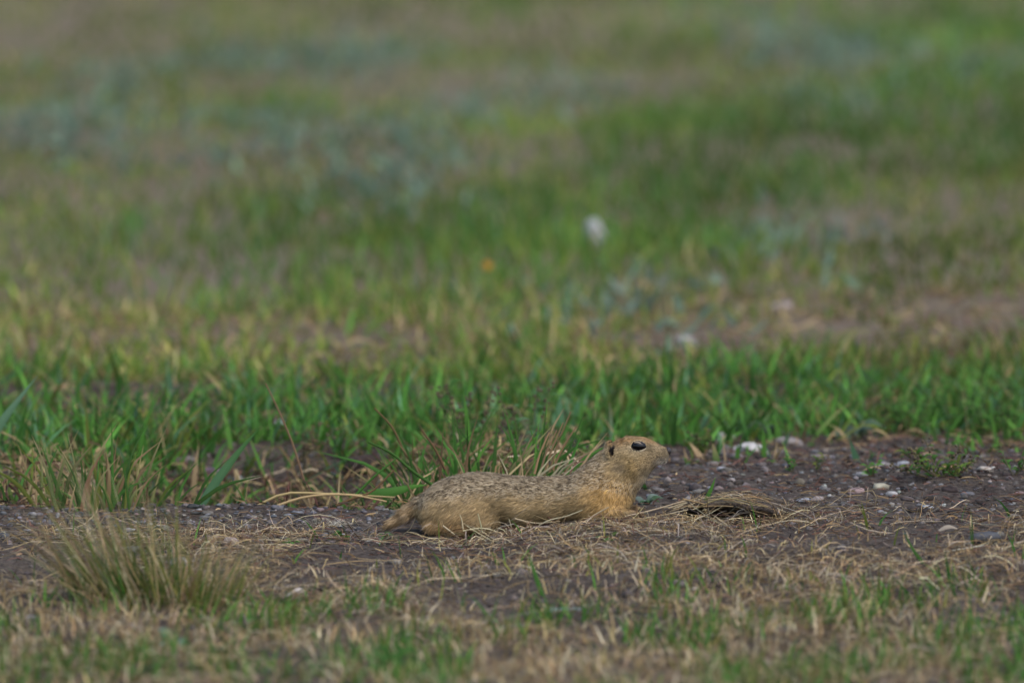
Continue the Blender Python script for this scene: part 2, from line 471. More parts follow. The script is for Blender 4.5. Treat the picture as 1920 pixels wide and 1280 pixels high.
def surface_nets(F):
    ins = F < 0
    nx, ny, nz = F.shape
    acc = np.zeros((nx - 1, ny - 1, nz - 1, 3)); cnt = np.zeros((nx - 1, ny - 1, nz - 1))
    base = np.stack(np.meshgrid(np.arange(nx - 1), np.arange(ny - 1), np.arange(nz - 1), indexing='ij'), -1).astype(float)
    cs = [(0,0,0),(1,0,0),(0,1,0),(1,1,0),(0,0,1),(1,0,1),(0,1,1),(1,1,1)]
    sub = lambda A, c: A[c[0]:nx - 1 + c[0], c[1]:ny - 1 + c[1], c[2]:nz - 1 + c[2]]
    for a in range(8):
        for ax in range(3):
            if cs[a][ax] == 0:
                cb = list(cs[a]); cb[ax] = 1; cb = tuple(cb)
                fa, fb = sub(F, cs[a]), sub(F, cb); cr = (fa < 0) != (fb < 0)
                t = np.where(cr, fa / np.where(cr, fa - fb, 1), 0)
                off = np.zeros(fa.shape + (3,)); off[..., :] = cs[a]; off[..., ax] += t
                acc += np.where(cr[..., None], off, 0); cnt += cr
    m = cnt > 0
    vid = -np.ones(m.shape, int); vid[m] = np.arange(m.sum())
    V = (base[m] + acc[m] / cnt[m][:, None]) * h_mm + np.array([gx[0], gy[0], gz[0]])
    Qs = []
    def quads(cr, flip, c4):
        q = np.stack(c4, -1)[cr]; fl = flip[cr]
        q[fl] = q[fl][:, ::-1]; Qs.append(q)
    I = ins
    cr = I[:-1, 1:-1, 1:-1] != I[1:, 1:-1, 1:-1]
    quads(cr, ~I[:-1, 1:-1, 1:-1], [vid[:, :-1, :-1], vid[:, 1:, :-1], vid[:, 1:, 1:], vid[:, :-1, 1:]])
    cr = I[1:-1, :-1, 1:-1] != I[1:-1, 1:, 1:-1]
    quads(cr, I[1:-1, :-1, 1:-1], [vid[:-1, :, :-1], vid[1:, :, :-1], vid[1:, :, 1:], vid[:-1, :, 1:]])
    cr = I[1:-1, 1:-1, :-1] != I[1:-1, 1:-1, 1:]
    quads(cr, ~I[1:-1, 1:-1, :-1], [vid[:-1, :-1, :], vid[1:, :-1, :], vid[1:, 1:, :], vid[:-1, 1:, :]])
    return V, np.concatenate(Qs)
SV, SQ = surface_nets(F)
G0, G1, G2 = np.gradient(F, h_mm)

# ---- coat: colour, length and lie of the hair at a point (mm)
def topx(x): return cub(x, PX(TORSO[:, 0]), PZ(TORSO[:, 1]))
def botx(x): return cub(x, PX(TORSO[:, 0]), PZ(TORSO[:, 2]))
def gz2(P, px, py, rx, ry):
    return np.exp(-(((P[:, 0] - PX(px)) / (rx * KM * 1000)) ** 2 + ((P[:, 2] - PZ(py)) / (ry * KM * 1000)) ** 2))
def lerp(a, b, w): return a * (1 - w[:, None]) + np.asarray(b)[None, :] * w[:, None]
def coat(P):
    n = len(P)
    t = np.clip((P[:, 2] - botx(P[:, 0])) / (topx(P[:, 0]) - botx(P[:, 0])), 0, 1)
    spk = np.zeros(n) + sstep(0.42, 0.78, t + 0.14 * (fbm(P[:, 0] / 9, P[:, 2] / 9, 41) - .5) * 2)
    c = np.tile(np.array([0.42, 0.292, 0.140]), (n, 1))                  # buff flank
    c = lerp(c, (0.31, 0.235, 0.140), spk * 0.9)                         # greyer back
    c = lerp(c, (0.38, 0.215, 0.085), 0.75 * gz2(P, 845, 978, 55, 18))   # browner thigh
    c = lerp(c, (0.50, 0.365, 0.18), 0.6 * gz2(P, 1000, 972, 60, 16))     # paler belly edge
    neckf = gz2(P, 1110, 890, 30, 34)
    och = np.clip(1.0 * gz2(P, 1142, 918, 44, 34) * (0.75 + 0.5 * fbm(P[:, 0] / 7, P[:, 2] / 7, 77)) + 0.55 * gz2(P, 1120, 955, 36, 16), 0, 1)
    c = lerp(c, (0.46, 0.255, 0.065), och * 0.75)                         # ochre chest and shoulder
    c = lerp(c, (0.47, 0.315, 0.125), 0.8 * gz2(P, 1180, 870, 40, 34))    # tan cheek and neck side
    c = lerp(c, (0.62, 0.52, 0.38), 0.85 * gz2(P, 1212, 905, 14, 26))    # pale throat edge
    head = sstep(PX(1128), PX(1150), P[:, 0]) * sstep(PZ(905), PZ(880), P[:, 2])
    crown = head * sstep(PZ(838), PZ(824), P[:, 2] + 0.0)
    c = lerp(c, (0.43, 0.225, 0.070), crown * 0.75)                      # rusty crown and bridge
    c = lerp(c, (0.40, 0.285, 0.15), head * 0.5 * gz2(P, 1228, 850, 16, 12))
    c = lerp(c, (0.68, 0.60, 0.50), 0.95 * gz2(P, 1245, 866, 14, 8))      # whitish lips and chin
    c = lerp(c, (0.30, 0.24, 0.17), 0.55 * gz2(P, 1165, 872, 12, 12))    # grey smudge on the cheek
    c = lerp(c, (0.66, 0.53, 0.32), 0.85 * gz2(P, EYE_C[0], EYE_C[1] + 1, 18, 12) )   # pale eye ring
    paw = sstep(PX(1168), PX(1190), P[:, 0]) * sstep(PZ(945), PZ(952), P[:, 2])
    c = lerp(c, (0.16, 0.10, 0.06), paw * 0.8)
    tail = sstep(PX(790), PX(770), P[:, 0])
    c = lerp(c, (0.27, 0.18, 0.095), tail * 0.8)
    spk = spk * (1 - head) * (1 - tail)
    spk = np.maximum(spk, 0.85 * neckf * (1 - och)); spk = np.maximum(spk, 0.45 * crown)
    spk = np.maximum(spk, 0.35 * gz2(P, 1225, 852, 18, 12)); spk = np.maximum(spk, 0.4 * tail)
    spk = np.maximum(spk, 0.18)
    return c, spk, head, tail, t

# skin colours
cS, _, _, _, _ = coat(SV)
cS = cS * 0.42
for s in (-1, 1):
    m = (np.sign(SV[:, 1]) == s)
    de = np.hypot((SV[:, 0] - PX(EAR_C[0] + 2.2)) / 5.2, (SV[:, 2] - PZ(EAR_C[1])) / 6.4)
    depth = np.abs(ear_y[s]) - np.abs(SV[:, 1])
    cS[m & (de < 1) & (depth > 0.35)] = (0.014, 0.010, 0.008)  # shade inside the ear slit put into the skin colour
    dy = np.hypot((SV[:, 0] - PX(EYE_C[0])) / 6.8, (SV[:, 2] - PZ(EYE_C[1])) / 4.2)
    cS[m & (dy < 1)] = (0.02, 0.015, 0.012)
ro = empty('ground_squirrel', (0, 0, 0), 'tan and grey speckled ground squirrel stretched low on dirt with raised head', 'squirrel')
body_off = Vector((0, 0, 0))
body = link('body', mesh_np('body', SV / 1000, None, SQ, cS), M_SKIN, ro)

# ---- sample hair roots
tri = np.concatenate([SQ[:, [0, 1, 2]], SQ[:, [0, 2, 3]]])
A_, B_, C_ = SV[tri[:, 0]], SV[tri[:, 1]], SV[tri[:, 2]]
area = 0.5 * np.linalg.norm(np.cross(B_ - A_, C_ - A_), axis=1)
NH = 130000
ti = rng.choice(len(tri), NH, p=area / area.sum())
u = rng.random(NH); v = rng.random(NH); fl = u + v > 1; u[fl] = 1 - u[fl]; v[fl] = 1 - v[fl]
HP = A_[ti] + u[:, None] * (B_[ti] - A_[ti]) + v[:, None] * (C_[ti] - A_[ti])
keep = np.ones(NH, bool)
d_eye = np.hypot((HP[:, 0] - PX(EYE_C[0])) / 6.1, (HP[:, 2] - PZ(EYE_C[1] + 0.5)) / 3.7)
keep &= ~((d_eye < 1.0) & (np.abs(HP[:, 1]) > 5))
sid = np.where(HP[:, 1] < 0, -1, 1)
eary = np.where(sid < 0, abs(ear_y[-1]), abs(ear_y[1]))
d_ear = np.hypot((HP[:, 0] - PX(EAR_C[0] + 2.0)) / 4.2, (HP[:, 2] - PZ(EAR_C[1])) / 6.0)
keep &= ~((d_ear < 1.0) & (eary - np.abs(HP[:, 1]) > 0.3) & (np.abs(HP[:, 1]) > 8))
keep &= ~(HP[:, 0] > PX(1250.5))
HP = HP[keep]; NH = len(HP); d_eye = d_eye[keep]; d_ear = d_ear[keep]
HN = np.stack([trilin(G0, HP), trilin(G1, HP), trilin(G2, HP)], 1)
HN /= np.linalg.norm(HN, axis=1)[:, None] + 1e-9
hc, spk, head, tail, tt = coat(HP)
hc = hc * 1.03
# lie of the hair: weighted control directions in the side plane
ctl = [((1250, 845), (-1, 0.35)), ((1225, 835), (-1, 0.25)), ((1200, 820), (-1, 0.15)), ((1230, 868), (-0.8, -0.5)), ((1190, 860), (-1, -0.25)),
       ((1150, 850), (-0.9, -0.45)), ((1160, 890), (-0.75, -0.7)), ((1195, 900), (-0.6, -0.8)), ((1120, 880), (-0.85, -0.6)), ((1160, 930), (-0.5, -0.85)),
       ((1100, 930), (-0.85, -0.5)), ((1050, 910), (-1, -0.15)), ((1050, 960), (-1, -0.25)), ((960, 900), (-1, -0.12)), ((960, 960), (-1, -0.3)),
       ((890, 895), (-1, -0.3)), ((880, 940), (-0.85, -0.55)), ((840, 910), (-0.9, -0.55)), ((840, 970), (-0.5, -0.85)), ((900, 975), (-0.8, -0.6)),
       ((800, 940), (-0.75, -0.7)), ((790, 960), (-0.6, -0.8)), ((770, 955), (-0.85, -0.55)), ((735, 980), (-0.85, -0.5)), ((1190, 958), (1, -0.1)), ((1165, 953), (0.7, -0.3))]
num = np.zeros((NH, 3)); den = np.zeros(NH)
for (cx, cy), (dx, dz) in ctl:
    w = 1 / (((HP[:, 0] - PX(cx)) ** 2 + (HP[:, 2] - PZ(cy)) ** 2) + 9.0) ** 1.5
    num += w[:, None] * np.array([dx, 0, dz])[None, :]; den += w
FD = num / den[:, None]
cl1 = np.stack([fbm(HP[:, 0] / 2.6, HP[:, 2] / 2.6 + HP[:, 1] / 3, 51, 2) - .5, fbm(HP[:, 0] / 2.6 + 50, HP[:, 1] / 3, 52, 2) - .5,
                fbm(HP[:, 2] / 2.6, HP[:, 0] / 2.6 + 9, 53, 2) - .5], 1)
FD = FD + 0.9 * cl1 + rng.normal(0, 0.16, (NH, 3))
FD = FD - (FD * HN).sum(1)[:, None] * HN
FD /= np.linalg.norm(FD, axis=1)[:, None] + 1e-9
HL = 7.0 + 1.5 * sstep(0.5, 0.0, tt) - 2.2 * sstep(0.4, 0.8, tt)
HL = HL * (1 - head) + head * (3.0 + 2.2 * sstep(PX(1230), PX(1165), HP[:, 0]) * sstep(PZ(840), PZ(875), HP[:, 2]))
HL = HL * (1 - 0.45 * head * sstep(PX(1225), PX(1250), HP[:, 0]))
HL = np.where(d_ear < 1.9, np.minimum(HL, 2.2), HL)
HL = np.where((d_eye < 1.6) & (np.abs(HP[:, 1]) > 5), np.minimum(HL, 1.5), HL)
HL = HL * (1 - tail) + tail * 8.0
pawm = sstep(PX(1148), PX(1176), HP[:, 0]) * sstep(PZ(938), PZ(948), HP[:, 2])
HL = HL * (1 - pawm) + pawm * 1.8
HL = HL * rng.uniform(0.7, 1.2, NH)
lift = (0.34 + 0.10 * tail + 0.08 * rng.normal(0, 1, NH))
fly = rng.random(NH) < 0.10
lift = np.where(fly, lift + rng.uniform(0.1, 0.35, NH), lift); HL = np.where(fly, HL * 1.15, HL)
lift = np.clip(lift, 0.08, 0.8)
D0 = FD * np.cos(lift * 1.5)[:, None] + HN * np.sin(lift * 1.5)[:, None]
D1 = FD * np.cos(lift * 0.55)[:, None] + HN * np.sin(lift * 0.55)[:, None]
D2 = FD * np.cos(lift * 0.1)[:, None] + HN * np.sin(lift * 0.1)[:, None]
HPts = np.stack([HP - HN * 0.2, HP + D0 * (HL * .33)[:, None], HP + (D0 * .33 + D1 * .33)  * HL[:, None], HP + (D0 * .33 + D1 * .33 + D2 * .34) * HL[:, None]], 1)
Wd = np.cross(FD, HN); Wd /= np.linalg.norm(Wd, axis=1)[:, None] + 1e-9
wd = rng.uniform(0.34, 0.62, NH) * (1 - 0.25 * head)
Wh = wd[:, None] * np.array([[0.5, 0.5, 0.38, 0.0]])
# agouti: each guard hair is dark or cream in short bands, in small flecks
fleck = fbm(HP[:, 0] / 1.7, HP[:, 2] / 0.9 + HP[:, 1] / 1.7, 61, 2) + rng.normal(0, 0.06, NH)
dark = sstep(0.49, 0.57, fleck) * spk
cream = sstep(0.48, 0.38, fleck) * spk
tipc = hc * np.exp(rng.normal(0, 0.16, (NH, 1)))
strk = fbm(HP[:, 0] / 5.5 + HP[:, 2] / 9, HP[:, 2] / 1.1 - HP[:, 0] / 6 + HP[:, 1] / 4, 68, 2) - 0.5
tipc = tipc * np.exp(0.9 * strk)[:, None]
tipc = tipc * np.exp(0.42 * (fbm(HP[:, 0] / 11, HP[:, 2] / 7, 66) - 0.5) * 2)[:, None]
c_l = lerp(tipc, (0.62, 0.50, 0.33), cream * 0.75)
c_d = lerp(c_l, (0.060, 0.044, 0.034), dark * 0.95)
c_m = lerp(tipc, (0.10, 0.075, 0.055), 0.35 * spk)
flip = (rng.random(NH) < 0.5)[:, None]
c_t = lerp(c_d, (0.62, 0.50, 0.33), 0.35 * spk * (1 - dark))
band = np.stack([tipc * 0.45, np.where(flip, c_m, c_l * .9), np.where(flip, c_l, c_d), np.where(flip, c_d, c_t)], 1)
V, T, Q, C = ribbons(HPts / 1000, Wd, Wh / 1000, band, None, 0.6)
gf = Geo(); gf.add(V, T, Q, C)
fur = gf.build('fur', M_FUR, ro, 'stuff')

# ---- eyes, lids, nose, whiskers, claws
def ellipsoid_mesh(name, c, r, rot_y=0.0, seg=28, rings=16):
    V = []; Q = []; T = []
    for i in range(rings + 1):
        a = math.pi * i / rings
        for j in range(seg):
            b = 2 * math.pi * j / seg
            V.append((r[0] * math.sin(a) * math.cos(b), r[1] * math.cos(a), r[2] * math.sin(a) * math.sin(b)))
    for i in range(rings):
        for j in range(seg):
            Q.append((i * seg + j, i * seg + (j + 1) % seg, (i + 1) * seg + (j + 1) % seg, (i + 1) * seg + j))
    V = np.array(V); ca, sa = math.cos(rot_y), math.sin(rot_y)
    V = np.stack([V[:, 0] * ca + V[:, 2] * sa, V[:, 1], -V[:, 0] * sa + V[:, 2] * ca], 1) + np.array(c)
    return mesh_np(name, V / 1000, None, np.array(Q))
def tube_mesh(name, pts, rad, col=None, n=6):
    pts = np.array(pts, float); rad = np.broadcast_to(np.asarray(rad, float), (len(pts),))
    V = []; Q = []
    for i, p in enumerate(pts):
        d = pts[min(i + 1, len(pts) - 1)] - pts[max(i - 1, 0)]; d = d / (np.linalg.norm(d) + 1e-9)
        a = np.cross(d, (0.31, 0.2, 0.93)); a /= np.linalg.norm(a) + 1e-9; b = np.cross(d, a)
        for j in range(n):
            an = 2 * math.pi * j / n; V.append(p + rad[i] * (a * math.cos(an) + b * math.sin(an)))
    for i in range(len(pts) - 1):
        for j in range(n): Q.append((i * n + j, i * n + (j + 1) % n, (i + 1) * n + (j + 1) % n, (i + 1) * n + j))
    V = np.array(V)
    return mesh_np(name, V, None, np.array(Q), None if col is None else np.tile(np.array(col), (len(V), 1)))

for s in (-1, 1):
    ey = eye_y[s]
    link('eye', ellipsoid_mesh('eye', (PX(EYE_C[0]), ey - 2.0 * s, PZ(EYE_C[1])), (7.0, 4.2, 4.6), R(6)), M_EYE, ro)
    up = []; lo = []
    for k in range(13):
        q = k / 12
        x = EYE_C[0] - 14 + 28.5 * q
        zu = EYE_C[1] + 1.5 - 9.8 * math.sin(math.pi * q ** 0.85) + 2.2 * q
        zl = EYE_C[1] + 1.5 + 6.2 * math.sin(math.pi * q) + 2.2 * q
        yd = ey + s * (0.7 - 2.6 * (2 * q - 1) ** 2 * 0.9)
        up.append((PX(x) / 1000, yd / 1000 - s * 0.0004, PZ(zu) / 1000)); lo.append((PX(x) / 1000, yd / 1000 + s * 0.0004, PZ(zl) / 1000))
    lid = link('eyelid', tube_mesh('eyelid', up, [0.0004] + [0.0009] * 11 + [0.0004], (0.30, 0.23, 0.15)), M_SKIN, ro)
    lid = link('eyelid', tube_mesh('eyelid', lo, [0.0004] + [0.0008] * 11 + [0.0004], (0.42, 0.34, 0.23)), M_SKIN, ro)
nose = link('nose', ellipsoid_mesh('nose', (PX(1252.6), 0, PZ(845.0)), (2.7, 3.3, 3.4)), M_NOSE, ro)
for s in (-1, 1):
    link('nostril', ellipsoid_mesh('nostril', (PX(1256.6), 1.7 * s, PZ(846.5)), (0.9, 0.7, 0.6)), M_EYE, nose)
for s in (-1, 1):
    for k in range(7):
        px0 = 1240 - 3 * (k % 4); py0 = 851 + 2.2 * (k // 2)
        ys_ = surf_y(px0, py0, s)
        a = np.array([PX(px0), ys_, PZ(py0)]); dirv = np.array([-0.15 + 0.3 * random.random(), s * 0.9, -0.2 + 0.25 * random.random()])
        ln = random.uniform(16, 26); pts = [(a + dirv * ln * q + np.array([-7 * q * q, 0, -4 * q * q])) / 1000 for q in np.linspace(0, 1, 6)]
        link('whisker', tube_mesh('whisker', pts, np.linspace(0.00009, 0.00003, 6), None, 3), M_CLAW, ro)
for s in (-1, 1):
    dx = 0 if s < 0 else 6
    for dy, ln in ((-3.2, 11), (-1.1, 15), (1.2, 16), (3.3, 12)):
        a = np.array(p3(1193 + dx + ln - 0.5, 963, 21 * s + dy * 1.55))
        pts = [(a + np.array([3.6 * q, 0.2 * dy * q, 0.3 * math.sin(3 * q) - 1.3 * q * q])) / 1000 for q in np.linspace(0, 1, 5)]
        link('claw', tube_mesh('claw', pts, np.linspace(0.00075, 0.00015, 5)), M_CLAW, ro)

# ------------------------------------------------------------------ palettes
G_BRIGHT = (0.098, 0.235, 0.036); G_MID = (0.066, 0.165, 0.030); G_DEEP = (0.045, 0.100, 0.020); G_BLUE = (0.110, 0.215, 0.100)
G_OLIVE = (0.140, 0.165, 0.030); G_YEL = (0.230, 0.220, 0.050)
STRAW = (0.40, 0.285, 0.140); STRAW_P = (0.52, 0.42, 0.260); STRAW_B = (0.21, 0.135, 0.064); REDB = (0.13, 0.065, 0.045)

def area_pts(n, x0, x1, y0, y1):
    return rng.uniform(x0, x1, n), rng.uniform(y0, y1, n)
def root3(x, y, dz=-0.002):
    return np.stack([x, y, ground_z(x, y) + dz], 1)
def clear_squirrel(x, y, m=0.0):
    return ~((np.abs(x - 0.015) < 0.125 + m) & (y > -0.034 - m) & (y < 0.04 + m))
def clear_hole(x, y):
    return ~((np.abs(x - HOLE[0]) < 0.040) & (y > HOLE[1] - 0.06) & (y < HOLE[1] + 0.012))

# ------------------------------------------------------------------ far field turf
def field():
    n = 160000
    # more roots where the picture looks closest
    y = 1.45 + 14 * rng.random(n) ** 1.3
    x = rng.uniform(-1, 1, n) * (1.05 + 0.085 * y + 0.55)
    patch = fbm(x * 3.2, y * 0.62, 201, 3); p2 = fbm(x * 5.0 + 9, y * 1.1, 203, 2); p3_ = fbm(x * 2.3 + 4, y * 0.45, 207, 2)
    # bare strips
    ej = 0.22 * (fbm(x * 3.5, y * 3, 221, 3) - 0.5) * 2
    br = sstep(1.70, 1.85, y + ej) * (1 - sstep(2.35, 2.7, y + 1.5 * ej)) * sstep(0.05, 0.25, x + ej) * (0.6 + 0.4 * sstep(0.4, 0.55, fbm(x * 6, y * 3, 225, 2)))
    bl = sstep(1.52, 1.62, y + ej * .5) * (1 - sstep(2.05, 2.3, y + ej)) * sstep(-0.06, -0.16, x + ej) * sstep(-0.66, -0.5, x + ej) * (0.5 + 0.5 * sstep(0.42, 0.55, fbm(x * 7, y * 3, 223, 2)))
    bare = np.maximum(br, bl)
    bare = np.maximum(bare, bump(y, 5.0, 0.35) * sstep(-0.35, -0.6, x) * 0.7)
    bare = np.maximum(bare, sstep(0.62, 0.72, p2) * 0.6)
    k = rng.random(n) > bare * 1.0
    x, y, patch, p2, p3_ = x[k], y[k], patch[k], p2[k], p3_[k]; n = len(x)
    green = sstep(0.40, 0.62, patch)
    base = mixpal(n, [G_OLIVE, G_YEL, STRAW_B, (0.090, 0.140, 0.030), STRAW], [4, 2.6, .8, 3.6, .4], 0.22)
    gr = mixpal(n, [(0.080, 0.155, 0.030), G_OLIVE, (0.095, 0.17, 0.035), (0.10, 0.17, 0.075)], [3, 3, 2, 0.7], 0.2)
    dry = mixpal(n, [STRAW, STRAW_B, G_YEL], [2, 2, 2], 0.2)
    sel = rng.random(n); c = np.where((sel < green * 0.85)[:, None], gr, base)
    c = np.where((rng.random(n) < 0.26 * sstep(0.5, 0.34, p3_) + 0.5 * bump(y, 2.0, 0.45))[:, None], dry, c)
    c = c * np.array([1.06, 1.20, 1.05]) * (0.45 + 1.1 * fbm(x * 4.5 + 31, y * 1.0, 231, 3))[:, None]
    L = rng.uniform(0.014, 0.042, n) * (0.7 + 0.6 * green)
    w = rng.uniform(0.0025, 0.0055, n)
    V, T, Q, C = blades(root3(x, y), L, rng.uniform(0, 6.283, n), rng.uniform(0.05, 0.7, n), rng.uniform(0.1, 0.9, n), w, c, c * 1.08, S=2)
    gg = Geo(); gg.add(V, T, Q, C)
    o = gg.build('field_grass', M_LEAF, None, 'stuff'); tag(o, 'short olive and green turf of the open field', 'grass')
field()

# ------------------------------------------------------------------ band of lush green grass behind the dirt
def green_band():
    n = 78000
    x = rng.uniform(-1.15, 1.15, n); y = rng.uniform(0.16, 2.1, n)
    start = 0.66 + 0.22 * sstep(-0.02, 0.28, x) + 0.10 * (noise2(x * 5, y * 0, 301) - .5)
    start = np.where(x < -0.22, start - 0.26 * sstep(-0.26, -0.42, x), start)
    end = 1.60 + 0.25 * (noise2(x * 2.2, y * 0 + 4, 303) - .5) - 0.08 * sstep(0.05, 0.5, -x)
    dens = sstep(start - 0.10, start + 0.22, y) * (1 - sstep(end - 0.35, end + 0.1, y))
    dens *= 0.15 + 0.85 * sstep(0.38, 0.60, fbm(x * 8, y * 6, 305, 2))
    fringe = 0.16 * sstep(0.42, 0.6, y) * sstep(0.45, 0.6, noise2(x * 14, y * 9, 311)) + 0.05 * (x < 0) * sstep(.2, .3, y)
    k = rng.random(n) < np.maximum(dens, fringe * (y < 1.2))
    x, y = x[k], y[k]; n = len(x); far = sstep(0.9, 1.9, y)
    c = mixpal(n, [G_BRIGHT, G_MID, G_DEEP, G_BLUE, G_OLIVE], [4.2, 3.4, 1.4, 1.4, 1.2], 0.32)
    dry = rng.random(n) < 0.04 + 0.08 * far + 0.08 * (1 - sstep(0.5, 0.75, y))
    c[dry] = mixpal(int(dry.sum()), [STRAW, STRAW_B, G_YEL], [2, 2, 1])
    tall = fbm(x * 4.5, y * 3.5, 309, 2) * 1.7 - 0.35
    L = rng.uniform(0.022, 0.075, n) * (0.62 + 0.75 * tall + 0.15 * sstep(0.0, -0.3, x)) * (1 - 0.5 * far)
    rt = rng.random(n) < 0.4
    L = L * (1 - 0.35 * sstep(0.1, 0.45, x)) * np.where(rng.random(n) < .3, 0.55, 1.0) * (1 - 0.55 * (1 - sstep(-0.15, 0.1, y - 0.62 - 0.2 * sstep(0, .3, x))))
    w = rng.uniform(0.0018, 0.0064, n)
    ti = c * 1.05; b = rng.random(n) < 0.07; ti[b] = mixpal(int(b.sum()), [STRAW, G_YEL], [1, 1])
    V, T, Q, C = blades(root3(x, y), L, rng.uniform(0, 6.283, n), rng.uniform(0.0, 0.85, n), rng.uniform(0.0, 1.5, n), w, c, ti, S=4)
    gg = Geo(); gg.add(V, T, Q, C)
    o = gg.build('green_grass', M_LEAF, None, 'stuff'); tag(o, 'lush green grass band behind the bare dirt mound', 'grass')
    # thatch at the feet of the grass
    n = 11000; x = rng.uniform(-1.1, 1.1, n); y = rng.uniform(0.14, 2.6, n)
    lying(x, y, rng.uniform(0.012, 0.05, n), mixpal(n, [STRAW, STRAW_B, G_OLIVE, REDB], [2, 3, 1, 2]), 'grass_thatch',
          'dead straw thatch lying among the green grass', 0.006, (0.0008, 0.0020), keepf=lambda x, y: ~((x > 0.04) & (x < 0.26) & (y < 1.0)) & ((x < 0.05) | (y > 0.75) | (rng.random(len(x)) < .10)))

def hollow_litter():
    n = 1400; x = rng.uniform(-0.46, 0.06, n); y = rng.uniform(0.17, 0.66, n)
    c = mixpal(n, [STRAW, STRAW_B, REDB, G_DEEP, STRAW_P], [2.2, 3.5, 2, 1.5, .7])
    lying(x, y, rng.uniform(0.015, 0.07, n), c, 'hollow_thatch', 'tangle of dead brown stems littering the dark hollow', 0.012, (0.0009, 0.0024))
    n = 900; x = rng.uniform(-0.46, 0.12, n); y = rng.uniform(0.20, 0.75, n)
    k = rng.random(n) < 0.25 + 0.75 * sstep(0.45, 0.6, noise2(x * 11, y * 8, 341)); x, y = x[k], y[k]; n = len(x)
    c = mixpal(n, [G_DEEP, G_MID, STRAW_B, STRAW, G_OLIVE], [3, 3, 2, 1.5, 1])
    V, T, Q, C = blades(root3(x, y), rng.uniform(0.015, 0.055, n), rng.uniform(0, 6.283, n), rng.uniform(0.0, 1.0, n), rng.uniform(0, 1.3, n), rng.uniform(0.0014, 0.0036, n), c, c * 1.05, S=4)
    gg = Geo(); gg.add(V, T, Q, C)
    o = gg.build('hollow_grass', M_LEAF, None, 'stuff'); tag(o, 'sparse short grass growing in the dark hollow', 'grass')

def lying(x, y, L, c, name, label, arch=0.006, wr=(0.00035, 0.00085), S=4, keepf=None, parent=None, kind='stuff', build=True, lift0=0.001):
    k = clear_squirrel(x, y, 0.004) & clear_hole(x, y)
    if keepf is not None: k &= keepf(x, y)
    x, y, L, c = x[k], y[k], L[k], c[k]; n = len(x)
    th = rng.normal(0, 0.95, n) + np.where(rng.random(n) < .5, 0, math.pi); dth = rng.normal(0, 0.9, n)
    P = np.zeros((n, S + 1, 3)); P[:, 0, 0] = x; P[:, 0, 1] = y
    for q in range(S):
        a = th + dth * (q / S - .5)
        P[:, q + 1, 0] = P[:, q, 0] + np.cos(a) * L / S; P[:, q + 1, 1] = P[:, q, 1] + np.sin(a) * L / S
    t = np.linspace(0, 1, S + 1)
    ar = np.abs(rng.normal(0, arch, n)); ph = rng.uniform(0.6, 1.6, n)
    up = ar[:, None] * np.sin(np.pi * np.clip(t[None, :] ** ph[:, None], 0, 1)) + (rng.random(n) < 0.22)[:, None] * (t[None, :] ** 2) * (L * rng.uniform(0.1, 0.55, n))[:, None]
    P[:, :, 2] = ground_z(P[:, :, 0], P[:, :, 1]) + up + lift0 + rng.uniform(0, 0.004, n)[:, None]
    roll = rng.uniform(-1.0, 1.0, n)
    Wd = np.stack([-np.sin(th) * np.cos(roll), np.cos(th) * np.cos(roll), np.sin(roll)], 1)
    w = rng.uniform(*wr, n); W = w[:, None] * np.array([[0.40] + [0.5] * (S - 1) + [0.0]])
    V, T, Q, C = ribbons(P, Wd, W, c, c * np.exp(rng.normal(0, .12, (n, 1))), 1.0)
    gg = Geo(); gg.add(V, T, Q, C)
    o = gg.build(name, M_STRAW, parent, kind)
    if label: tag(o, label, 'dead grass')
    return o
green_band()
hollow_litter()

# ------------------------------------------------------------------ straw litter on the near ground
def straw():
    n = 84000
    x = rng.uniform(-0.95, 0.95, n); y = -1.45 + 1.50 * rng.random(n)
    near_ext = rng.random(n) < 0.16; y = np.where(near_ext, rng.uniform(-2.8, -1.45, n), y)
    d = 0.16 + 0.84 * sstep(0.42, 0.62, fbm(x * 8, y * 7, 401, 3))
    d = np.where(y > -0.05, d * (0.7 - 0.5 * sstep(-0.03, 0.03, y)), d)
    d *= 1 - 0.55 * bump(x, -0.42, 0.10) * bump(y, -0.12, 0.2)
    k = rng.random(n) < d; x, y = x[k], y[k]; n = len(x)
    c = mixpal(n, [STRAW, STRAW_P, STRAW_B, REDB, (0.30, 0.25, 0.19)], [3.2, 2.0, 4.2, 1.6, 2.0], 0.25)
    lying(x, y, 0.006 + 0.05 * rng.random(n) ** 2.2, c, 'straw_litter', 'tangled dry straw litter strewn over the near ground', 0.005)
    # fine dark bits on the dirt
    n = 12000
    x = rng.uniform(-1.0, 1.0, n); y = rng.uniform(-0.3, 0.85, n)
    k = ((x > 0.02) | (y < 0.16)); x, y = x[k], y[k]; n = len(x)
    c = mixpal(n, [REDB, STRAW_B, (0.06, 0.042, 0.035), STRAW], [4, 2, 3, 0.5], 0.25)
    lying(x, y, rng.uniform(0.004, 0.020, n), c, 'plant_debris', 'fine reddish brown plant bits on the bare dirt', 0.0015, (0.0006, 0.0016), S=3)
straw()

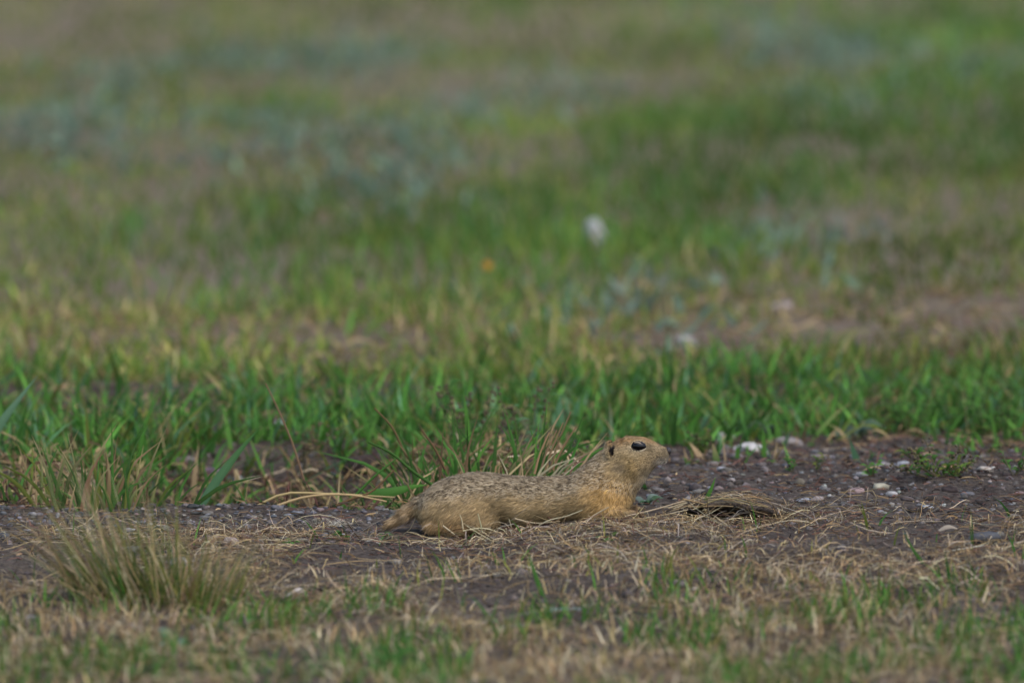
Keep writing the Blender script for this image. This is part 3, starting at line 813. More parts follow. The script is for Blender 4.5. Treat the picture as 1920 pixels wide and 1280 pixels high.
# ------------------------------------------------------------------ short stubble and sprouts in the foreground
def front_turf():
    n = 62000
    x = rng.uniform(-1.0, 1.0, n); y = rng.uniform(-2.8, -0.03, n)
    patch = fbm(x * 4.5, y * 3.2, 501, 3)
    d = sstep(-0.16, -0.62, y) * (0.12 + 0.88 * sstep(0.40, 0.60, patch)) + 0.035
    k = (rng.random(n) < d) & clear_squirrel(x, y, 0.006) & clear_hole(x, y); x, y = x[k], y[k]; n = len(x)
    c = mixpal(n, [STRAW, STRAW_P, STRAW_B, G_YEL], [4, 2.4, 2, 0.6], 0.18)
    L = rng.uniform(0.007, 0.026, n) * (0.55 + 0.6 * sstep(-0.2, -0.7, y))
    V, T, Q, C = blades(root3(x, y), L, rng.uniform(0, 6.283, n), rng.uniform(0.0, 0.9, n), rng.uniform(-0.2, 1.4, n), rng.uniform(0.0009, 0.0021, n), c, c * 1.1, S=3)
    gg = Geo(); gg.add(V, T, Q, C)
    o = gg.build('dry_stubble', M_STRAW, None, 'stuff'); tag(o, 'short dry grass stubble over the near ground', 'grass')
    n = 72000
    x = rng.uniform(-1.0, 1.0, n); y = rng.uniform(-2.8, -0.05, n)
    patch = fbm(x * 16 + 3, y * 11, 521, 2)
    d = sstep(-0.25, -0.9, y) * sstep(0.56, 0.72, patch + 0.10 * sstep(-0.6, -1.2, y) + 0.07 * sstep(0.1, 0.4, np.abs(x))) + 0.012
    k = (rng.random(n) < d) & clear_squirrel(x, y, 0.006) & clear_hole(x, y); x, y = x[k], y[k]; n = len(x)
    c = mixpal(n, [G_BRIGHT, G_MID, G_OLIVE, G_DEEP], [2, 3, 2, 1.2], 0.2)
    L = rng.uniform(0.010, 0.036, n)
    V, T, Q, C = blades(root3(x, y), L, rng.uniform(0, 6.283, n), rng.uniform(0.0, 0.6, n), rng.uniform(0, 1.0, n), rng.uniform(0.0012, 0.0030, n), c, c * 1.1, S=3)
    gg = Geo(); gg.add(V, T, Q, C)
    o = gg.build('green_sprouts', M_LEAF, None, 'stuff'); tag(o, 'fresh green sprouts scattered through the dry stubble', 'grass')
front_turf()

# ------------------------------------------------------------------ gravel and stones
def ico(sub):
    t = (1 + 5 ** .5) / 2
    V = [(-1,t,0),(1,t,0),(-1,-t,0),(1,-t,0),(0,-1,t),(0,1,t),(0,-1,-t),(0,1,-t),(t,0,-1),(t,0,1),(-t,0,-1),(-t,0,1)]
    V = [np.array(v) / np.linalg.norm(v) for v in V]
    Fc = [(0,11,5),(0,5,1),(0,1,7),(0,7,10),(0,10,11),(1,5,9),(5,11,4),(11,10,2),(10,7,6),(7,1,8),(3,9,4),(3,4,2),(3,2,6),(3,6,8),(3,8,9),(4,9,5),(2,4,11),(6,2,10),(8,6,7),(9,8,1)]
    for _ in range(sub):
        mid = {}; NF = []
        def mp(a, b):
            k = (min(a, b), max(a, b))
            if k not in mid:
                m = V[a] + V[b]; V.append(m / np.linalg.norm(m)); mid[k] = len(V) - 1
            return mid[k]
        for a, b, c in Fc:
            ab, bc, ca = mp(a, b), mp(b, c), mp(c, a); NF += [(a, ab, ca), (b, bc, ab), (c, ca, bc), (ab, bc, ca)]
        Fc = NF
    return np.array(V), np.array(Fc)
ICO1 = ico(1); ICO2 = ico(2); ICO3 = ico(3)
ST_GREY = (0.155, 0.150, 0.150); ST_DK = (0.085, 0.083, 0.084); ST_PINK = (0.19, 0.135, 0.125); ST_TAN = (0.20, 0.165, 0.125); ST_PALE = (0.29, 0.27, 0.245)
def gravel():
    n = 4400
    x = rng.uniform(-0.95, 0.95, n); y = rng.uniform(-0.25, 0.85, n)
    inb = ((x > 0.0) & (y > -0.10) & (y < 0.85)) | ((x <= 0.0) & (y > -0.06) & (y < 0.15))
    d = np.where(inb, 0.35 + 0.65 * sstep(0.35, 0.6, fbm(x * 8, y * 8, 601)), 0.06)
    d = np.where((x < 0) & (y > 0.0) & (y < 0.16), 0.6, d)
    k = (rng.random(n) < d) & clear_squirrel(x, y, 0.0) & clear_hole(x, y); x, y = x[k], y[k]
    # extra along the crest on the left
    n2 = 1000; x2 = rng.uniform(-0.75, -0.07, n2); y2 = rng.normal(0.07, 0.05, n2)
    x = np.concatenate([x, x2]); y = np.concatenate([y, y2]); n = len(x)
    k = clear_squirrel(x, y, 0.0); x, y = x[k], y[k]; n = len(x)
    r = np.exp(rng.normal(math.log(0.0013), 0.55, n)).clip(0.0005, 0.005)
    c = mixpal(n, [ST_GREY, ST_DK, ST_PINK, ST_TAN, ST_PALE], [4, 5, 1.4, 1.6, 0.6], 0.3) * 0.8
    v, f = ICO1; m = len(v)
    sc = np.stack([rng.uniform(0.9, 1.6, n), rng.uniform(0.7, 1.2, n), rng.uniform(0.4, 0.8, n)], 1) * r[:, None]
    jitv = 1 + 0.14 * rng.normal(0, 1, (n, m, 1))
    V = v[None] * jitv * sc[:, None, :]
    a = rng.uniform(0, 6.283, n); ca, sa = np.cos(a)[:, None], np.sin(a)[:, None]
    V = np.stack([V[:, :, 0] * ca - V[:, :, 1] * sa, V[:, :, 0] * sa + V[:, :, 1] * ca, V[:, :, 2]], -1)
    V += np.stack([x, y, ground_z(x, y) + sc[:, 2] * 0.35], 1)[:, None, :]
    Fc = (f[None] + (np.arange(n) * m)[:, None, None]).reshape(-1, 3)
    gg = Geo(); gg.add(V.reshape(-1, 3), Fc, None, np.repeat(c, m, axis=0))
    o = gg.build('gravel', M_STONE, None, 'stuff'); tag(o, 'fine grey and pinkish gravel scattered over the dirt', 'gravel')
gravel()

def crumbs():
    n = 13000
    x = rng.uniform(-0.9, 0.9, n); y = rng.uniform(-1.2, 0.9, n) ; y = np.where(rng.random(n) < .55, rng.uniform(-0.12, 0.75, n), y)
    k = clear_squirrel(x, y, 0.0) & clear_hole(x, y); x, y = x[k], y[k]; n = len(x)
    r = np.exp(rng.normal(math.log(0.0013), 0.6, n)).clip(0.0005, 0.007)
    c = mixpal(n, [(0.075, 0.062, 0.054), (0.125, 0.106, 0.094), (0.042, 0.033, 0.028), (0.18, 0.158, 0.142)], [4, 4, 3, 2], 0.25)
    v, f = ico(0); m = len(v)
    sc = np.stack([rng.uniform(0.8, 1.5, n), rng.uniform(0.8, 1.3, n), rng.uniform(0.5, 0.95, n)], 1) * r[:, None]
    V = v[None] * (1 + 0.25 * rng.normal(0, 1, (n, m, 1))) * sc[:, None, :]
    V += np.stack([x, y, ground_z(x, y) + sc[:, 2] * 0.2], 1)[:, None, :]
    Fc = (f[None] + (np.arange(n) * m)[:, None, None]).reshape(-1, 3)
    gg = Geo(); gg.add(V.reshape(-1, 3), Fc, None, np.repeat(c, m, axis=0))
    o = gg.build('soil_crumbs', M_STONE, None, 'stuff'); tag(o, 'dark crumbs of loose soil over the bare ground', 'soil')
crumbs()

def stone(name, px, py, wpx, hpx, col, label, cat='stone', group=None, depth=0.8, rot=0.0, rough=0.10, sink=0.35, seed=None):
    p = hit(px, py + hpx * 0.35); y0 = p.y
    w = px_m(wpx, y0) / 2; h = px_m(hpx, y0) / 2
    v, f = ICO2 if name == 'pebble' else ICO3; sd = random.randrange(999) if seed is None else seed
    n3 = 0
    for i, (fr, am) in enumerate(((1.3, 1.0), (3.1, 0.45), (7, 0.18))):
        n3 = n3 + am * (noise2(v[:, 0] * fr + v[:, 2] * fr * .7 + sd, v[:, 1] * fr + 5 - v[:, 2] * fr * .6, sd + i) - 0.5)
    V = v * (1 + rough * 2 * n3)[:, None]
    V = np.sign(V) * np.abs(V) ** 0.9
    V = V * np.array([w, w * depth, h * 1.15])
    ca, sa = math.cos(rot), math.sin(rot)
    V = np.stack([V[:, 0] * ca - V[:, 1] * sa * .3, V[:, 0] * sa * .3 + V[:, 1], V[:, 2]], 1)
    C = np.tile(np.array(col), (len(V), 1)) * (1 + 0.25 * n3[:, None])
    o = link(name, mesh_np(name, V, f, None, np.clip(C, 0.01, 0.8)), M_STONE)
    o.location = (p.x, p.y + w * depth * 0.4, float(ground_z(p.x, p.y)) + h * (1 - sink))
    o.rotation_euler = (0, 0.15 * math.sin(sd), 0)
    tag(o, label, cat, group)
    return o
stone('stone', 1405, 843, 62, 22, (0.42, 0.39, 0.355), 'chalky white stone lying at the grass edge of the dirt', rough=0.22)
stone('stone', 1478, 830, 52, 18, (0.22, 0.19, 0.17), 'smooth grey brown stone beside the chalky white stone')
stone('stone', 1356, 829, 40, 9, (0.20, 0.13, 0.16), 'flat purplish stone in front of the low weed by white stone')
stone('stone', 1360, 819, 40, 14, (0.40, 0.37, 0.34), 'pale stone half hidden behind the flat purplish stone')
stone('cobble', 1845, 1013, 62, 22, (0.075, 0.075, 0.078), 'smooth dark grey oval cobble lying in the straw', depth=0.6, rough=0.04, sink=0.0)
stone('stone', 432, 1020, 32, 24, (0.26, 0.20, 0.16), 'dull brown stone behind the dry grass tuft')
stone('stone', 335, 1056, 34, 22, (0.24, 0.235, 0.22), 'rounded grey stone partly inside the dry grass tuft')
stone('stone', 236, 995, 36, 9, (0.36, 0.335, 0.31), 'pale flat stone chip behind the dry grass tuft')
stone('stone', 395, 886, 46, 17, (0.15, 0.10, 0.125), 'mauve stone in the dark hollow behind the crest')
stone('stone', 440, 898, 34, 12, (0.15, 0.155, 0.17), 'bluish grey stone beside the mauve stone in the hollow')
stone('stone', 330, 866, 44, 16, (0.13, 0.10, 0.085), 'brown stone at the back of the dark hollow')
stone('clod', 692, 872, 96, 36, (0.045, 0.031, 0.025), 'dark brown block of earth standing in the hollow', 'clod', rough=0.07, depth=0.5)
stone('stone', 1605, 921, 34, 12, (0.31, 0.22, 0.20), 'pinkish stone on the bare dirt between small seedlings')
stone('stone', 1672, 926, 22, 10, (0.30, 0.28, 0.26), 'small pale stone on bare dirt right beside the pinkish stone')
stone('stone', 1690, 870, 30, 10, (0.26, 0.26, 0.265), 'flat pale grey stone left of the leafy weed')
stone('stone', 1848, 880, 30, 10, (0.38, 0.33, 0.27), 'cream stone on the dirt beside the leafy weed')
stone('stone', 1505, 938, 26, 9, (0.25, 0.25, 0.26), 'flat grey stone on the dirt behind the straw mat')
stone('stone', 1617, 890, 26, 9, (0.26, 0.245, 0.235), 'oval pale stone on the dirt under a small seedling')
stone('stone', 1740, 950, 22, 6, (0.29, 0.29, 0.29), 'thin pale flat chip on the dirt before the dry litter')
stone('stone', 1356, 880, 26, 9, (0.33, 0.32, 0.32), 'grey flat stone on the dirt behind the burrow')
stone('stone', 1160, 800, 10, 10, (0.3, 0.28, 0.26), 'small stone half hidden in the green grass behind the head')
stone('stone', 1285, 648, 40, 34, (0.30, 0.27, 0.25), 'out of focus pale stone at the back of the green grass')
stone('stone', 1465, 578, 44, 20, (0.30, 0.235, 0.205), 'blurred pinkish white stone on the bare strip')
stone('stone', 1118, 450, 34, 56, (0.33, 0.33, 0.315), 'blurred white stone standing in the far turf', rough=0.4)
stone('stone', 1388, 1003, 16, 9, (0.22, 0.13, 0.13), 'little red stone in the straw before the burrow')
stone('stone', 5, 1007, 26, 16, (0.07, 0.07, 0.07), 'dark stone at the foot of the crest beside dry tuft')
cand = 0
PEB = [('grey pebble lying on the bare dirt mound', ST_GREY), ('dark grey pebble lying on the bare dirt mound', ST_DK),
       ('pinkish pebble lying on the bare dirt mound', ST_PINK), ('pale pebble lying on the bare dirt mound', ST_PALE)]
for i in range(120):
    k = random.choice((0, 0, 0, 1, 1, 2, 3))
    if i < 70: px, py = random.uniform(1270, 1910), random.uniform(850, 960)
    else: px, py = random.uniform(20, 720), random.uniform(948, 985)
    w = random.uniform(7, 13)
    c = jit(PEB[k][1], 1, 0.15)[0]
    stone('pebble', px, py, w, w * random.uniform(0.35, 0.55), c, PEB[k][0], 'pebble', PEB[k][0].replace('pebble', 'pebbles').replace(' lying', ''), rot=random.uniform(-1, 1), rough=0.14)

# ------------------------------------------------------------------ grass clumps, stalks and weeds, each a thing
def ribbon_obj(name, pts, w, c0, c1, mat, parent=None, wprof=None, face=None, S=8):
    """one blade from a list of points (metres); width in metres"""
    pts = np.array([tuple(p) for p in pts], float)
    seg = np.concatenate([[0], np.cumsum(np.linalg.norm(np.diff(pts, axis=0), axis=1))]); q = np.linspace(0, seg[-1], S + 1)
    P = np.stack([cub(q, seg, pts[:, k]) for k in range(3)], 1)
    if parent is not None: P = P - np.array(parent.location)
    d = P[-1] - P[0]; f = np.array(face if face is not None else (random.uniform(-.5, .5), -1, random.uniform(-.2, .4)))
    Wd = np.cross(d, f); Wd /= np.linalg.norm(Wd) + 1e-9
    nrm = np.cross(Wd, d); nrm /= np.linalg.norm(nrm) + 1e-9
    t = np.linspace(0, 1, S + 1)
    if wprof is None: wprof = (1 - t ** 2.2) * (0.7 + 0.4 * np.sin(np.pi * np.clip(t + .1, 0, 1)))
    W = w * 0.5 * wprof
    # folded along the midrib
    V = np.concatenate([P - Wd * W[:, None], P + nrm * W[:, None] * 0.45, P + Wd * W[:, None]])
    n = S + 1; Q = []
    for k in range(S): Q += [(k, k + 1, n + k + 1, n + k), (n + k, n + k + 1, 2 * n + k + 1, 2 * n + k)]
    tc = np.tile((t ** 1.4), 3)[:, None]
    C = np.array(c0)[None] * (1 - tc) + np.array(c1)[None] * tc
    C = C * np.concatenate([np.full(n, .94), np.full(n, 1.1), np.full(n, .94)])[:, None]
    return link(name, mesh_np(name, V, None, np.array(Q), np.clip(C, 0.004, 0.85)), mat, parent)

def stem_obj(name, pts, r, c, parent=None, S=10, taper=0.5, mat=None):
    pts = np.array([tuple(p) for p in pts], float)
    seg = np.concatenate([[0], np.cumsum(np.linalg.norm(np.diff(pts, axis=0), axis=1))]); q = np.linspace(0, seg[-1], S + 1)
    P = np.stack([cub(q, seg, pts[:, k]) for k in range(3)], 1)
    if parent is not None: P = P - np.array(parent.location)
    return link(name, tube_mesh(name, P, np.linspace(r, r * taper, S + 1), c, 5), mat or M_STRAW, parent)

def rj(c, s=0.15): return tuple(jit(c, 1, s)[0])

def grass_clump(px, py, label, n, spread, Lr, wr, pal, wts, tips=0.4, lean=0.8, name='grass_clump', group=None, yspread=0.03, drytip=STRAW, bias=0.0, yd=None):
    b = hit(px, py)
    if yd is not None:
        b = at_depth(px, py, yd); b.z = float(ground_z(b.x, b.y))
    o = empty(name, b, label, 'grass clump', group)
    for i in range(n):
        ox = random.gauss(0, spread * .5); oy = random.gauss(0, yspread)
        L = random.uniform(*Lr); ph = random.uniform(0, 6.283); a = random.random() ** 0.8 * lean
        side = ox / max(spread, 1e-4) * 0.5 + bias
        x0, y0 = b.x + ox, b.y + oy; z0 = float(ground_z(x0, y0)) - 0.003
        dx = math.sin(a) * math.cos(ph) * .8 + side; dy = math.sin(a) * math.sin(ph) * .5; dz = max(0.25, math.cos(a))
        nn = math.sqrt(dx * dx + dy * dy + dz * dz); dx, dy, dz = dx / nn, dy / nn, dz / nn
        dr = random.uniform(0, 0.35) * L; bx = random.uniform(-.12, .12) * L
        pts = [(x0, y0, z0), (x0 + dx * L * .5, y0 + dy * L * .5, z0 + dz * L * .55), (x0 + dx * L * 1.05 + bx + dx * dr, y0 + dy * L, z0 + dz * L - dr * .5)]
        c = rj(pal[np.random.RandomState(random.randrange(10**6)).choice(len(pal), p=np.array(wts) / sum(wts))])
        c1 = rj(drytip) if random.random() < tips else tuple(np.array(c) * 1.1)
        ribbon_obj('blade', pts, random.uniform(*wr), c, c1, M_LEAF, o, S=5)
    return o
# stubby clump at the crest, left of the hollow
grass_clump(185, 938, 'stubby grass clump with cut brown tips beside the dark hollow', 80, 0.065, (0.03, 0.095), (0.002, 0.0042),
            [G_MID, G_DEEP, G_OLIVE, STRAW, STRAW_B], [4, 5, 2, 1, 1.8], 0.35, 0.75, yd=0.15)
grass_clump(70, 925, 'low leaning grass clump next to the stubby cut clump', 30, 0.05, (0.03, 0.07), (0.002, 0.004),
            [G_MID, G_DEEP, G_OLIVE, STRAW], [4, 3, 2, 2], 0.3, 0.9, yd=0.22)
# clump behind the back of the animal
grass_clump(905, 880, 'leafy green grass clump with brown stems behind the squirrel back', 74, 0.085, (0.04, 0.105), (0.0018, 0.0042),
            [G_BRIGHT, G_MID, G_DEEP, STRAW_B], [3, 4, 2.5, 1.6], 0.2, 0.8, yd=0.24)
grass_clump(1000, 885, 'dry straw clump of split stems behind the squirrel shoulders', 24, 0.035, (0.035, 0.075), (0.0012, 0.0024),
            [STRAW, STRAW_B, STRAW_P, G_DEEP], [4, 2, 2, 1.6], 0.4, 0.6, bias=0.45, yd=0.17)
grass_clump(560, 905, 'mixed green and brown grass clump at the crest of the hollow', 38, 0.06, (0.04, 0.10), (0.0018, 0.004),
            [G_MID, G_DEEP, STRAW, STRAW_B], [4, 2, 1.4, 1.4], 0.3, 1.1, yd=0.27)
grass_clump(650, 905, 'sprawling brown and green grass clump beside the dark earth block', 38, 0.07, (0.03, 0.085), (0.0014, 0.0034),
            [STRAW_B, G_DEEP, STRAW, REDB, G_MID], [3, 3, 2, 2, 2], 0.3, 1.3, yd=0.22)
grass_clump(780, 890, 'loose green grass clump above the squirrel rump', 40, 0.06, (0.04, 0.10), (0.0016, 0.0038),
            [G_MID, G_DEEP, STRAW_B, G_BRIGHT], [4, 3, 2, 2], 0.2, 1.0, yd=0.30)
grass_clump(330, 900, 'thin brown grass clump on the far wall of the hollow', 24, 0.05, (0.02, 0.05), (0.0014, 0.003),
            [STRAW_B, G_DEEP, STRAW], [3, 3, 2], 0.3, 1.2, yd=0.5)
# fine tuft in front, joined blades
def fine_tuft():
    b = hit(225, 1132); o = empty('grass_tuft', b, 'fine dense tuft of half dry grass swept to both sides', 'grass tuft')
    n = 680
    u = rng.uniform(-1, 1, n); x = b.x + 0.030 + u * 0.060 + rng.normal(0, 0.005, n); y = b.y + rng.normal(0, 0.020, n) + 0.02
    lft = u < rng.normal(0.25, 0.25, n)
    lean = np.where(lft, rng.uniform(0.05, 0.35, n) + 0.46 * np.clip(0.4 - u, 0, 1.4), rng.uniform(0.0, 0.4, n) + 0.5 * np.clip(u, 0, 1))
    phi = np.where(lft, math.pi, 0.0) + rng.normal(0, .7, n)
    L = np.where(lft, rng.uniform(0.04, 0.14, n), rng.uniform(0.03, 0.085, n))
    for nm, sel, pal, wts, tipc, mat in (('green_blades', rng.random(n) < 0.62, [G_OLIVE, G_MID, G_YEL, G_DEEP], [4, 3, 3, 2], STRAW, M_LEAF),
                                    ('dry_blades', None, [STRAW, STRAW_P, STRAW_B], [4, 2, 3], STRAW_P, M_STRAW)):
        if sel is None: sel = ~prev
        prev = sel; m = int(sel.sum())
        c = mixpal(m, pal, wts); rt = root3(x[sel], y[sel]) - np.array(b)
        V, T, Q, C = blades(rt, L[sel], phi[sel], lean[sel] * rng.uniform(.5, 1.25, m), rng.uniform(-.3, .6, m), rng.uniform(0.0008, 0.0015, m), c, jit(tipc, m), S=5, cpow=3.2)
        gg = Geo(); gg.add(V, T, Q, C); gg.build(nm, mat, o, 'stuff')
fine_tuft()

def px_blade(name, pts, y, wpx, c0, c1, label, cat='grass', mat=None, dy=None, group=None):
    P = [at_depth(px, py, y + (dy[i] if dy else 0)) for i, (px, py) in enumerate(pts)]
    b = Vector(P[0]); me = ribbon_obj(name, P, px_m(wpx, y), c0, c1, mat or M_LEAF, None, face=(0.1, -1, 0.15))
    me.data.transform(__import__('mathutils').Matrix.Translation(-b)); me.location = b
    tag(me, label, cat, group)
    return me
yb = hit(10, 930).y
px_blade('grass_shoot', [(-60, 900), (0, 795), (40, 742), (74, 700)], 0.42, 20, G_BLUE, (0.16, 0.26, 0.15), 'broad pale green blade curving up above stubby clump')
yb = 0.22
px_blade('grass_shoot', [(372, 955), (400, 910), (445, 850), (492, 795)], 0.20, 17, G_BLUE, G_MID, 'single wide bluish green blade leaning over the dark hollow')
px_blade('grass_shoot', [(690, 925), (735, 922), (775, 912), (805, 908)], 0.14, 18, G_MID, G_BRIGHT, 'broad green blade lying flat behind the tail', dy=[0, 0.01, 0.02, 0.03])
px_blade('grass_shoot', [(1052, 800), (1048, 780), (1050, 755), (1051, 735)], 0.75, 17, G_BLUE, G_BLUE, 'upright wide bluish blade behind the squirrel shoulders')
px_blade('grass_shoot', [(880, 830), (876, 790), (872, 760), (869, 728)], 0.5, 9, G_BRIGHT, G_BRIGHT, 'slim upright bright green blade behind squirrel back')
px_blade('grass_shoot', [(1322, 940), (1334, 915), (1342, 893)], 0.06, 8, G_MID, G_BRIGHT, 'short green blade standing in the burrow straw')
px_blade('grass_shoot', [(1760, 1085), (1735, 1060), (1712, 1030), (1692, 990)], -0.42, 8, G_DEEP, G_MID, 'long dark green blade leaning out of the stubble')
px_blade('grass_shoot', [(1020, 1125), (1008, 1090), (998, 1060), (988, 1028)], -0.58, 9, G_MID, G_MID, 'single green blade rising from the stubble before the squirrel')
px_blade('grass_shoot', [(1268, 1105), (1262, 1080), (1258, 1050), (1259, 1028)], -0.55, 6, G_OLIVE, G_YEL, 'thin yellow green blade in the dry stubble')
px_blade('grass_shoot', [(935, 1065), (930, 1050), (922, 1033)], -0.35, 7, G_MID, G_MID, 'short dark green sprout in straw under the squirrel')

def px_stem(name, pts, y, rpx, c, label, cat='stalk', group=None, dy=None):
    P = [at_depth(px, py, y + (dy[i] if dy else 0)) for i, (px, py) in enumerate(pts)]
    b = Vector(P[0]); o = stem_obj(name, P, px_m(rpx, y) / 2, c)
    o.data.transform(__import__('mathutils').Matrix.Translation(-b)); o.location = b
    tag(o, label, cat, group); return o
px_stem('dry_stalk', [(570, 900), (548, 830), (525, 775), (498, 718)], 0.30, 5, rj(STRAW_B), 'tall thin tan stalk leaning over the hollow grass')
px_stem('dry_stalk', [(470, 955), (530, 926), (600, 925), (740, 932)], 0.13, 6, rj(STRAW), 'long bent straw stalk lying along the crest')
px_stem('dry_stalk', [(500, 955), (570, 932), (660, 928), (725, 940)], 0.12, 6, rj(STRAW), 'straw stalk lying just under the bent straw stalk')
px_stem('dry_stalk', [(630, 948), (660, 935), (690, 925), (740, 880)], 0.13, 6, rj(STRAW_B), 'brown stalk crossing the lying straw stalks')
px_stem('green_stem', [(815, 912), (770, 880), (735, 850), (690, 828)], 0.12, 7, rj(G_DEEP), 'dark green stem slanting down to the squirrel rump')
px_stem('green_stem', [(665, 930), (700, 895), (745, 858)], 0.15, 6, rj(G_MID), 'thin green stem crossing the dark slanting stem')
px_stem('dry_stalk', [(790, 885), (760, 850), (735, 800), (702, 765)], 0.25, 6, rj(STRAW_B), 'brown arching stalk above the dark block of earth')
px_stem('dry_stalk', [(835, 880), (815, 840), (790, 805)], 0.2, 6, rj(STRAW_B), 'short brown stalk in the leafy clump behind squirrel')
for k, (a, b) in enumerate((((1002, 888), (1030, 810)), ((1012, 888), (1044, 806)), ((1020, 890), (1056, 792)), ((1030, 885), (1070, 772)), ((1036, 880), (1080, 800)))):
    px_stem('dry_stalk', [a, ((a[0] + b[0]) / 2 - 3, (a[1] + b[1]) / 2), b], 0.16 + 0.01 * k, 5, rj((0.30, 0.20, 0.10), .15), 'stiff straw stalk standing behind the squirrel shoulders', group='stiff straw stalks behind the shoulders')
for k, (a, m_, b) in enumerate((((1300, 955), (1350, 935), (1440, 950)), ((1290, 950), (1380, 950), (1442, 965)), ((1330, 960), (1385, 945), (1420, 975)), ((1280, 935), (1330, 948), (1372, 970)))):
    px_stem('dry_stalk', [a, m_, b], -0.006 + 0.006 * k, 3.4, rj(STRAW, .12), 'thin straw hanging across the burrow mouth', group='straws across the burrow mouth')
for pts in ([(1010, 985), (1030, 975), (1060, 968), (1092, 956)], [(965, 972), (1000, 980), (1050, 977)], [(868, 995), (905, 990), (950, 1003), (990, 1015)], [(830, 985), (850, 1000), (880, 1025)],
            [(1096, 978), (1120, 962), (1142, 950)], [(905, 1000), (902, 985), (896, 962)], [(868, 992), (866, 975), (862, 964)], [(960, 1002), (958, 985), (954, 972)], [(1172, 968), (1215, 958), (1285, 938)], [(1180, 975), (1240, 966), (1290, 955)]):
    px_stem('dry_stalk', pts, -0.045, 3.6, rj(STRAW_P, .12), 'loose curved straw lying against the squirrel belly', group='loose straws against the squirrel')

# straw mat fringe over the burrow lip
def lip_straw():
    n = 190
    x = HOLE[0] + rng.uniform(-0.070, 0.045, n); y = HOLE[1] + 0.006 + 0.065 * rng.random(n) ** 1.5
    b = Vector((HOLE[0], HOLE[1] + 0.03, float(ground_z(HOLE[0], HOLE[1] + 0.07))))
    top = b.z + 0.008
    P = np.zeros((n, 6, 3)); th = rng.normal(0, 1.2, n) + np.where(rng.random(n) < .5, 0, math.pi); dth = rng.normal(0, 1.6, n); L = rng.uniform(0.010, 0.045, n)
    P[:, 0, 0] = x; P[:, 0, 1] = y
    for q in range(5):
        a = th + dth * (q / 5 - .5); P[:, q + 1, 0] = P[:, q, 0] + np.cos(a) * L / 5; P[:, q + 1, 1] = P[:, q, 1] + np.sin(a) * L / 5
    gxl = 1 - np.clip(np.abs(P[:, :, 0] - HOLE[0]) / 0.055, 0, 1.4) ** 2
    fr = np.clip((HOLE[1] + 0.012 - P[:, :, 1]) / 0.02, 0, 1)
    zl = float(ground_z(HOLE[0], HOLE[1] - 0.045)) + 0.021
    P[:, :, 2] = zl - 0.014 + 0.013 * gxl + rng.uniform(-0.005, 0.002, n)[:, None] + (rng.normal(0, 0.0035, n)[:, None] * np.linspace(0, 1, 6)[None] ** 2) - 0.014 * fr * (rng.random(n) < .25)[:, None]
    c = mixpal(n, [STRAW, STRAW_P, STRAW_B], [3, 1.5, 4])
    roll = rng.uniform(-1, 1, n); Wd = np.stack([-np.sin(th) * np.cos(roll), np.cos(th) * np.cos(roll), np.sin(roll)], 1)
    W = rng.uniform(0.0004, 0.0009, n)[:, None] * np.array([[.4, .5, .5, .5, .4, 0]])
    V, T, Q, C = ribbons(P - np.array(b), Wd, W, c, c)
    gg = Geo(); gg.add(V, T, Q, C)
    o = gg.build('straw_mat', M_STRAW, None, 'stuff'); o.location = b; tag(o, 'matted straw roof hanging over the dark burrow hole', 'dead grass')
lip_straw()

# broad-leaved plants: thing > leaf objects
def leaf_pts(b, az, L, rise, droop):
    d = Vector((math.cos(az), math.sin(az), 0))
    return [b, b + d * L * .5 + Vector((0, 0, rise)), b + d * L + Vector((0, 0, rise - droop))]
LEAFW = np.sin(np.pi * np.clip(np.linspace(0.04, 1, 9), 0, 1) ** 0.85)
def rosette(px, py, n, Lr, wr, cols, label, name='broadleaf_plant', cat='plant', group=None, rise=(0.2, 0.7), az=None):
    b = hit(px, py); b.z -= 0.002; o = empty(name, b, label, cat, group)
    for i in range(n):
        a = (i / n * 6.283 + random.uniform(-.4, .4)) if az is None else az[i]
        L = random.uniform(*Lr); rs = L * random.uniform(*rise)
        ribbon_obj('leaf', leaf_pts(b, a, L, rs, L * random.uniform(0, .25)), random.uniform(*wr), rj(random.choice(cols), .12), rj(random.choice(cols), .12), M_LEAF, o, wprof=LEAFW, face=(0.3 * math.cos(a), -0.5, 1.0))
    return o
SILV = (0.26, 0.31, 0.27); SILV2 = (0.12, 0.17, 0.12)
rosette(1212, 946, 8, (0.010, 0.017), (0.005, 0.008), [SILV, SILV2, G_DEEP], 'little silvery leaved plant under the squirrel chin', rise=(0.3, 0.9))
rosette(1600, 826, 7, (0.018, 0.034), (0.007, 0.011), [(0.07, 0.11, 0.07), (0.10, 0.14, 0.09)], 'dark broad leaved plant at the grass edge beyond dirt', rise=(.2, .7))
rosette(1440, 822, 5, (0.016, 0.028), (0.006, 0.009), [(0.06, 0.09, 0.05)], 'small dark leaved plant beside the smooth grey brown stone', rise=(.5, 1.0))
rosette(1140, 1013, 9, (0.006, 0.014), (0.003, 0.005), [G_MID, G_DEEP], 'tiny green plant in the straw in front of squirrel chest')
rosette(640, 1012, 9, (0.008, 0.016), (0.004, 0.006), [G_MID, G_DEEP], 'low green plant beside the pale fluff')
rosette(545, 1018, 6, (0.006, 0.013), (0.003, 0.005), [G_BRIGHT, G_MID], 'small bright green plant next to the dull brown stone')
rosette(720, 1010, 7, (0.008, 0.016), (0.003, 0.006), [G_DEEP, SILV2], 'dark green plant in straw below the squirrel tail')
rosette(1060, 1142, 4, (0.016, 0.026), (0.008, 0.011), [SILV, (0.20, 0.27, 0.21)], 'pale blue green leaf cluster lying in the stubble', rise=(.05, .25))
rosette(322, 1218, 5, (0.016, 0.028), (0.009, 0.013), [SILV, G_MID], 'pale tipped broad leaf plant in front of the fine tuft', rise=(.3, .8))
